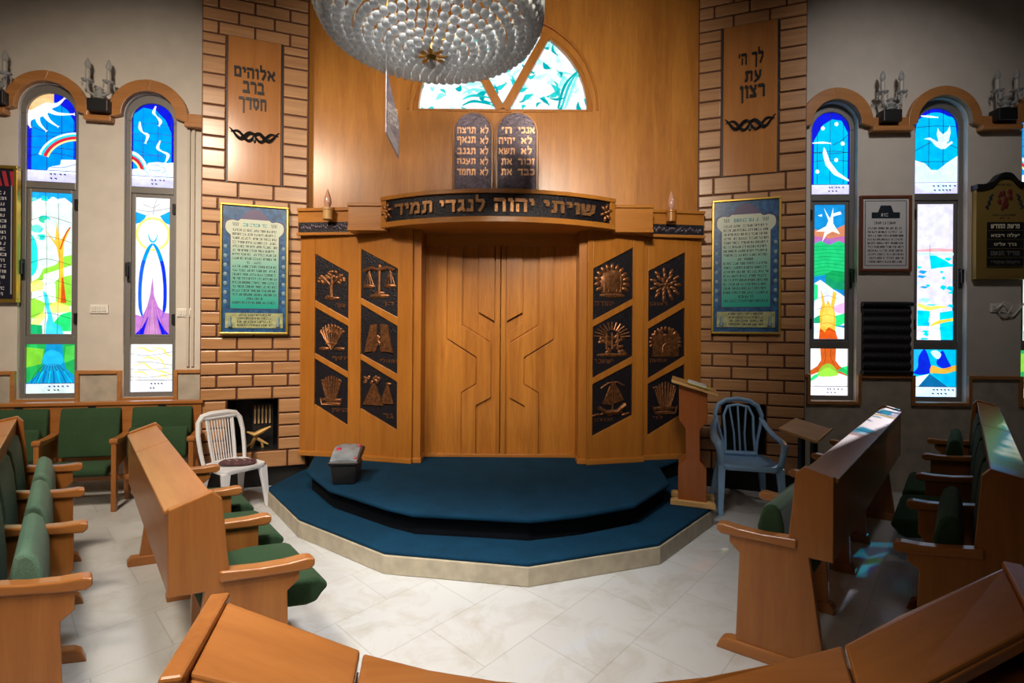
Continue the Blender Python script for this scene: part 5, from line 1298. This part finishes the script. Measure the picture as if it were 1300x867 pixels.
hD = 46.3; pD = .61
pew('pew with long sloping desk in front of the blue chair', d0, 146, hD, pD, 'uuuu', True, 2, (.92, .89), dd=.475, zb=.53)
e0, e1 = tip(1135, 683), tip(1177, 557)
hE = heading(e0, e1); pE = math.hypot(e1[0] - e0[0], e1[1] - e0[1]) / 4
pew('pew at the right edge with coloured light on its desk, some seats tipped up', e0, 166, hE, pE, 'uddu', True, 2, (.94, .90))
# curved front pew seen over its desk tops
ZT = .92
def T2(px, py): p = onz(px, py, ZT); return (p.x, p.y)
cp = thing('curved_pew', 'curved pew of angled desk tops along the bottom edge of the picture', 'bench', (0.0, .85, 0))
def lc(mb): return loc(mb, (0.0, .85, 0))
def lerp2(a, b, t): return (a[0] + (b[0] - a[0]) * t, a[1] + (b[1] - a[1]) * t)
s1f = [T2(289, 763), T2(457, 824)]; s1n = [T2(241, 838), T2(442, 884)]
s2f = [T2(461, 828), T2(544, 849), T2(630, 863), T2(760, 872), T2(895, 858), T2(985, 840), T2(1069, 818)]
c_ = Vector((.12, 2.1))
def near(p, w=.185):
    v = Vector(p) - c_; v.normalize(); q = Vector(p) + v * w; return (q.x, q.y)
s2n = [near(p) for p in s2f]; s2n[0] = T2(447, 884)
s3f = [T2(1073, 817), T2(1140, 781), T2(1274, 720)]; s3n = [T2(1094, 873), T2(1152, 862), T2(1312, 783)]
s2n[-1] = T2(1090, 874)
for k, (f, n_) in enumerate(((s1f, s1n), (s2f, s2n), (s3f, s3n))):
    q = math.degrees(math.atan2(f[-1][1] - f[0][1], f[-1][0] - f[0][0])); m = pew_woods(math.radians(q), 'curve%d' % k)
    mb = MB(); mb.prism([(p[0], p[1], ZT - .02) for p in f] + [(p[0], p[1], ZT - .045) for p in n_[::-1]], (0, 0, .02)); lc(mb).build('desk_top', m, cp, bevel=.005)
    mid1 = [lerp2(a, b, .12) for a, b in zip(f, n_)]; mid2 = [lerp2(a, b, .2) for a, b in zip(f, n_)]
    mb = MB(); mb.xy(mid1 + mid2[::-1], .06, ZT - .035); lc(mb).build('back_panel', m, cp)
    lo1 = [lerp2(a, b, .2) for a, b in zip(f, n_)]; lo2 = [lerp2(a, b, .97) for a, b in zip(f, n_)]
    mb = MB(); mb.xy(lo1 + lo2[::-1], ZT - .19, ZT - .17); lc(mb).build('book_shelf', m, cp)
    e1 = [lerp2(a, b, .955) for a, b in zip(f, n_)]; e2 = [lerp2(a, b, 1.03) for a, b in zip(f, n_)]
    mb = MB(); mb.prism([(p[0], p[1], ZT - .062) for p in e1] + [(p[0], p[1], ZT - .062) for p in e2[::-1]], (0, 0, .026)); lc(mb).build('front_lip', m, cp, bevel=.004)
for (f, n_, s) in ((s1f[0], s1n[0], -1), (s3f[-1], s3n[-1], 1)):
    f, n_ = Vector(f), Vector(n_); d = (n_ - f).normalized(); o = Vector((-d.y, d.x)) * (-1)
    if o.x * s < 0: o = -o
    a = f - d * .02; b = n_ + d * .03
    mb = MB(); P = [a, b, b + o * .042, a + o * .042]
    mb.prism([(p.x, p.y, .0) for p in P], (0, 0, .0)) if False else None
    mb.loft([[(p.x, p.y, 0) for p in P], [(p.x, p.y, ZT + .012 - (.022 if i in (1, 2) else 0)) for i, p in enumerate(P)]]); lc(mb).build('end_panel', M['pewz'], cp, bevel=.006)
b_ = MB(); q = lerp2(s1f[0], s1n[0], .97); b_.lathe([(.001, -.004), (.009, -.002), (.009, .004), (.001, .006)], 10, (q[0] + .02, q[1] - .012, ZT - .10)); lc(b_).build('bolt', M['steel'], cp, 'steel bolt', smooth=True)
# ------------------------------------------------------------------ plastic chairs
def white_chair():
    p = onz(333, 642, 0)
    t = thing('plastic_chair', 'white armless plastic chair with slatted back beside the left pillar niche', 'chair', (-2.36, 4.16, 0), math.radians(57)); t.scale = (.87, .87, .87)
    m = M['white_plastic']
    mb = MB(); o = smooth_pts([(-.20, -.20), (-.1, -.225), (.1, -.225), (.20, -.20), (.205, 0), (.18, .18), (.1, .20), (-.1, .20), (-.18, .18), (-.205, 0)], True, 4)
    mb.loft([[(x * .97, y * .97, .385) for x, y in o], [(x * 1.01, y * 1.01, .41) for x, y in o], [(x * .99, y * .99, .428) for x, y in o], [(x * .9, y * .88, .424) for x, y in o], [(x * .5, y * .5, .412) for x, y in o]]); mb.build('seat', m, t, smooth=True)
    for x, y, bx, by in ((-.175, -.19, -.205, -.235), (.175, -.19, .205, -.235), (-.165, .17, -.195, .245), (.165, .17, .195, .245)):
        mb = MB(); r = lambda cx, cy, h, z: [(cx - h, cy - h * .8, z), (cx + h, cy - h * .8, z), (cx + h, cy + h * .8, z), (cx - h, cy + h * .8, z)]
        mb.loft([r(bx, by, .018, 0), r((x + bx) / 2, (y + by) / 2, .026, .22), r(x, y, .036, .40)]); mb.build('leg', m, t, bevel=.005)
    bk = lambda z: .175 + (z - .42) * .26
    mb = MB()
    pts = [(-.195, bk(.40), .40), (-.21, bk(.55), .55), (-.215, bk(.70), .70), (-.20, bk(.82), .82), (-.16, bk(.87), .87), (-.08, bk(.885), .885), (.08, bk(.885), .885), (.16, bk(.87), .87), (.20, bk(.82), .82), (.215, bk(.70), .70), (.21, bk(.55), .55), (.195, bk(.40), .40)]
    sp = [Vector(p) for p in pts]; mb.tube(sp, [.018, .02, .021, .024, .03, .033, .033, .03, .024, .021, .02, .018], 8)
    for q in (-1, 1): mb.tube([(q * .105, bk(.41), .41), (q * .118, bk(.6), .6), (q * .125, bk(.87), .87)], .013, 8)
    mb.tube([(-.12, bk(.43), .43), (.12, bk(.43), .43)], .014, 8); mb.tube([(-.15, bk(.845), .85), (.15, bk(.845), .85)], .022, 8)
    mb.build('backrest', m, t, smooth=True)
    for k in range(9):
        x = -.09 + k * .0225; mb = MB(); mb.tube([(x, bk(.43), .43), (x * 1.1, bk(.64), .64), (x * 1.18, bk(.85), .85)], .0062, 6); mb.build('back_slat', m, t, smooth=True)
    a = Matrix.Rotation(math.radians(50), 3, 'Z') @ Vector((.02, -.03, 0))
    b = thing('pouch', 'flat dark patterned pouch lying on the white plastic chair', 'pouch', (-2.36 + a.x, 4.16 + a.y, .3725), math.radians(8))
    mb = MB(); o = smooth_pts([(-.13, -.05), (0, -.065), (.12, -.05), (.14, .0), (.12, .06), (0, .065), (-.12, .05), (-.14, 0)], True, 3)
    mb.loft([[(x * .95, y * .95, 0) for x, y in o], [(x, y, .012) for x, y in o], [(x * .9, y * .9, .028) for x, y in o], [(x * .4, y * .4, .032) for x, y in o]]); mb.build('bag', plain('plum_brown_cloth', (.09, .035, .04), .7, noise=.7, scale=60), b, smooth=True)
    mb = MB()
    for k in range(7): mb.ell((-.09 + k * .03, (-.02 if k % 2 else .02), .032), (.012, .007, .003), 8, 6)
    mb.build('motif', plain('pale_motif', (.45, .36, .36), .6), b, smooth=True)
white_chair()
def blue_chair():
    t = thing('plastic_armchair', 'pale blue plastic armchair with fanned slat back before the right pillar', 'chair', (2.03, 4.24, 0), math.radians(-12))
    m = M['blue_plastic']
    mb = MB(); o = smooth_pts([(-.21, -.22), (-.1, -.24), (.1, -.24), (.21, -.22), (.22, 0), (.18, .17), (.08, .20), (-.08, .20), (-.18, .17), (-.22, 0)], True, 4)
    mb.loft([[(x * .97, y * .97, .375) for x, y in o], [(x * 1.02, y * 1.02, .40) for x, y in o], [(x, y, .42) for x, y in o], [(x * .88, y * .86, .414) for x, y in o], [(x * .5, y * .5, .40) for x, y in o]]); mb.build('seat', m, t, smooth=True)
    for x, y, bx, by in ((-.225, -.17, -.245, -.245), (.225, -.17, .245, -.245), (-.17, .16, -.22, .25), (.17, .16, .22, .25)):
        mb = MB(); r = lambda cx, cy, h, z: [(cx - h, cy - h * .9, z), (cx + h, cy - h * .9, z), (cx + h, cy + h * .9, z), (cx - h, cy + h * .9, z)]
        mb.loft([r(bx, by, .018, 0), r((x + bx) / 2, (y + by) / 2, .025, .2), r(x, y, .03, .40)]); mb.build('leg', m, t, bevel=.006)
    bk = lambda z: .16 + (z - .42) * .27
    mb = MB(); P = [(-.13, bk(.41), .41), (-.15, bk(.55), .55), (-.185, bk(.68), .68), (-.20, bk(.76), .76), (-.17, bk(.84), .84), (-.10, bk(.885), .885), (0, bk(.90), .90), (.10, bk(.885), .885), (.17, bk(.84), .84), (.20, bk(.76), .76), (.185, bk(.68), .68), (.15, bk(.55), .55), (.13, bk(.41), .41)]
    mb.tube(P, [.018, .02, .026, .032, .036, .036, .034, .036, .036, .032, .026, .02, .018], 8, flat=.6)
    P2 = [(-.125, bk(.42), .42), (-.12, bk(.6), .6), (-.125, bk(.75), .75), (-.09, bk(.82), .83), (0, bk(.845), .85), (.09, bk(.82), .83), (.125, bk(.75), .75), (.12, bk(.6), .6), (.125, bk(.42), .42)]
    mb.tube(P2, .017, 8, flat=.7); mb.tube([(-.13, bk(.43), .43), (.13, bk(.43), .43)], .03, 8, flat=.7); mb.build('backrest', m, t, smooth=True)
    for k in range(3):
        x = (-1 + k); mb = MB(); mb.tube([(x * .045, bk(.43), .43), (x * .045, bk(.6), .6), (x * .062, bk(.75), .75), (x * .075, bk(.84), .845)], .0145, 8, flat=.6); mb.build('back_slat', m, t, smooth=True)
    for q in (-1, 1):
        mb = MB(); mb.tube([(q * .19, bk(.74), .74), (q * .225, bk(.66) - .03, .665), (q * .25, .06, .615), (q * .262, -.10, .60), (q * .258, -.19, .585), (q * .245, -.215, .54), (q * .232, -.20, .46), (q * .225, -.18, .40)], [.024, .028, .034, .036, .034, .03, .028, .028], 8, flat=.6); mb.build('armrest', m, t, smooth=True)
blue_chair()
# ------------------------------------------------------------------ lecterns
def lectern():
    Y = 3.84
    g = lambda px, py: (lambda p: (p.x, p.z))(at(px, py, Y))
    bx = g(880, 640)[0]
    t = thing('lectern', 'red brown standing lectern with open book on the right end of the dais step', 'lectern', (bx, Y, DZ1 + .002), -.34)
    zo = DZ1 + .002
    P = [g(863, 489), g(897, 497), g(897, 535), g(888, 545), g(888, 585), g(896, 594)]; Q = [g(862, 594), g(871, 583), g(871, 545), g(863, 534)]
    prof = [(x - bx, z - zo) for x, z in P] + [(P[-1][0] - bx, .03)] + [(Q[0][0] - bx, .03)] + [(x - bx, z - zo) for x, z in Q]
    for y in (0, .19):
        mb = MB(); mb.xz(prof, y, y + .025); mb.build('side_panel', M['red_brown'], t, bevel=.004)
        mb = MB(); mb.xz([(-.17, 0), (.165, 0), (.165, .035), (.14, .045), (-.15, .045), (-.17, .035)], y - .02, y + .045); mb.build('foot', M['pale_wood'], t, 'paler wooden foot', bevel=.006)
    a, b = g(854, 482), g(909, 498)
    mb = MB(); mb.xz([(a[0] - bx, a[1] - zo), (b[0] - bx, b[1] - zo), (b[0] - bx, b[1] - zo - .02), (a[0] - bx, a[1] - zo - .02)], -.06, .30); mb.build('desk_top', M['pale_wood'], t, bevel=.004)
    mb = MB(); mb.box(-.05, .05, .025, .19, .30, .32); mb.box(-.04, .04, .025, .19, .70, .72); mb.build('stretcher', M['red_brown'], t, bevel=.003)
    ang = math.atan2(b[1] - a[1], b[0] - a[0])
    b0 = thing('open_book', 'open book with yellow edge lying on the red brown lectern', 'book', (bx + .062, Y + .042, (a[1] + b[1]) / 2 + math.tan(ang) * .045 + .008))
    b0.rotation_euler = (0, -ang, -.34)
    mb = MB(); mb.box(-.10, .075, -.08, .12, 0, .006); mb.build('cover', plain('yellow_cover', (.55, .50, .08), .5), b0, 'yellow cover', bevel=.002)
    mb = MB(); rings = []
    for i in range(11):
        y = -.075 + .19 * i / 10; z = .008 + .012 * abs(math.sin(PI * i / 10 * 2)) ** .6
        rings.append([(-.095, y, .006), (-.095, y, z), (.045, y, z), (.045, y, .006)])
    mb.loft(rings); mb.build('page_block', M['white_paper'], b0, 'white pages')
lectern()
def stand():
    Y = 3.9; p = at(1022, 548, Y)
    t = thing('reading_stand', 'small slanted reading stand with dark posts beside the blue chair', 'stand', (p.x, Y, 0), 0)
    cor = [at(988, 543, Y + .0), at(1010, 530, Y + .16), at(1054, 544, Y + .10), at(1036, 560, Y - .10)]
    cor = [c - Vector((p.x, Y, 0)) for c in cor]
    mb = MB(); mb.prism([tuple(c) for c in cor], (0, 0, -.022)); mb.build('desk_top', wood('stand_wood', (.48, .26, .11), 'x'), t, 'brown tilted top', bevel=.004)
    mb = MB(); a, b = cor[2], cor[3]; d = Vector((.02, -.006, .012)); mb.prism([tuple(a), tuple(b), tuple(b + d), tuple(a + d)], (0, 0, -.02)); mb.build('book_ledge', M['pale_wood'], t, bevel=.003)
    zt = min(c.z for c in cor) - .0
    for x in (-.03, .07):
        mb = MB(); mb.box(x, x + .035, -.0, .05, .03, zt); mb.build('post', M['black'], t, 'dark post', bevel=.003)
        mb = MB(); mb.box(x - .004, x + .039, -.13, .17, 0, .035); mb.build('foot', M['black'], t, 'dark foot', bevel=.004)
    mb = MB(); mb.box(-.0, .075, .01, .035, .25, .29); mb.build('stretcher', M['black'], t, bevel=.003)
stand()
# ------------------------------------------------------------------ light, camera, view
def area(name, loc_, size, power, col, target=(0, 3, 0), spread=180):
    l = bpy.data.lights.new(name, 'AREA'); l.shape = 'DISK'; l.size = size; l.energy = power; l.color = col; l.spread = math.radians(spread)
    o = bpy.data.objects.new(name, l); COL.objects.link(o); o.location = loc_
    o.rotation_euler = (Vector(target) - Vector(loc_)).to_track_quat('-Z', 'Y').to_euler(); o['kind'] = 'helper'
    return o
WARM = (1, .84, .66); COOL = (.86, .92, 1)  # overhead lights out of view, no fixtures built; some are added fill
area('unseen_overhead_light', (-2.5, 1.5, 4.15), .5, 54, WARM, (-3.2, 4.5, 1.5), 100)
area('unseen_overhead_light', (-2.0, .6, 4.6), .5, 22, WARM, (-2.0, 2.2, 0), 100)
area('unseen_overhead_light', (-.1, .1, 4.0), .6, 46, (1, .88, .72), (-.15, 4.8, 2.8), 68)  # added out of view to brighten the apse
area('unseen_overhead_light', (-.6, 1.2, 4.9), .6, 27, (1, .98, .96), (-.5, 3.1, .2), 52)
area('unseen_overhead_light', (-1.2, .2, 4.4), .4, 13, (1, .90, .76), (-.75, 1.1, .9), 50)  # added out of view to brighten the left front desk tops
area('unseen_overhead_light', (3.1, 2.7, 4.6), .4, 8.5, (1, .93, .88), (3.4, 4.7, 2.6), 100)  # unseen light added close to the right wall to lift its plaster
area('unseen_overhead_light', (-2.0, -2.2, 4.9), .9, 15, WARM, (-1.9, 2.2, 0), 70)
pl = bpy.data.lights.new('chandelier_fill', 'POINT'); pl.energy = 3; pl.color = (1, .95, .88); pl.shadow_soft_size = .12  # point light added to brighten the beads from inside; no bulbs built
po = bpy.data.objects.new('chandelier_fill', pl); COL.objects.link(po); po.location = (CX_, CY_, 3.36); po['kind'] = 'helper'
sun = bpy.data.lights.new('sun', 'SUN'); sun.energy = 4.5; sun.angle = math.radians(.6); sun.color = (1, .95, .85)
so = bpy.data.objects.new('sun', sun); COL.objects.link(so); so.rotation_euler = Vector((-1.15, -1.0, -.8)).to_track_quat('-Z', 'Y').to_euler(); so['kind'] = 'helper'
w = bpy.data.worlds.new('sky'); SC.world = w; w.use_nodes = True
w.node_tree.nodes['Background'].inputs[0].default_value = (.75, .86, 1, 1); w.node_tree.nodes['Background'].inputs[1].default_value = .3
cam = bpy.data.cameras.new('camera'); co = bpy.data.objects.new('camera', cam); COL.objects.link(co)
cam.sensor_width = 36; cam.lens = 36 * F / W; cam.shift_y = -(433.5 - HY) / W; cam.clip_start = .05
co.location = (0, 0, EYE); co.rotation_euler = (Matrix.Rotation(PI / 2, 3, 'X') @ Matrix.Rotation(ROLL, 3, 'Z')).to_euler()
SC.camera = co
vs = SC.view_settings; vs.view_transform = 'Standard'; vs.look = 'None'; vs.gamma = 1; vs.use_curve_mapping = False; vs.exposure = 0
cy = SC.cycles; cy.use_denoising = True
try: cy.denoiser = 'OPENIMAGEDENOISE'
except Exception: pass
cy.max_bounces = 7; cy.transparent_max_bounces = 24; cy.caustics_reflective = False; cy.caustics_refractive = False; cy.sample_clamp_indirect = 6
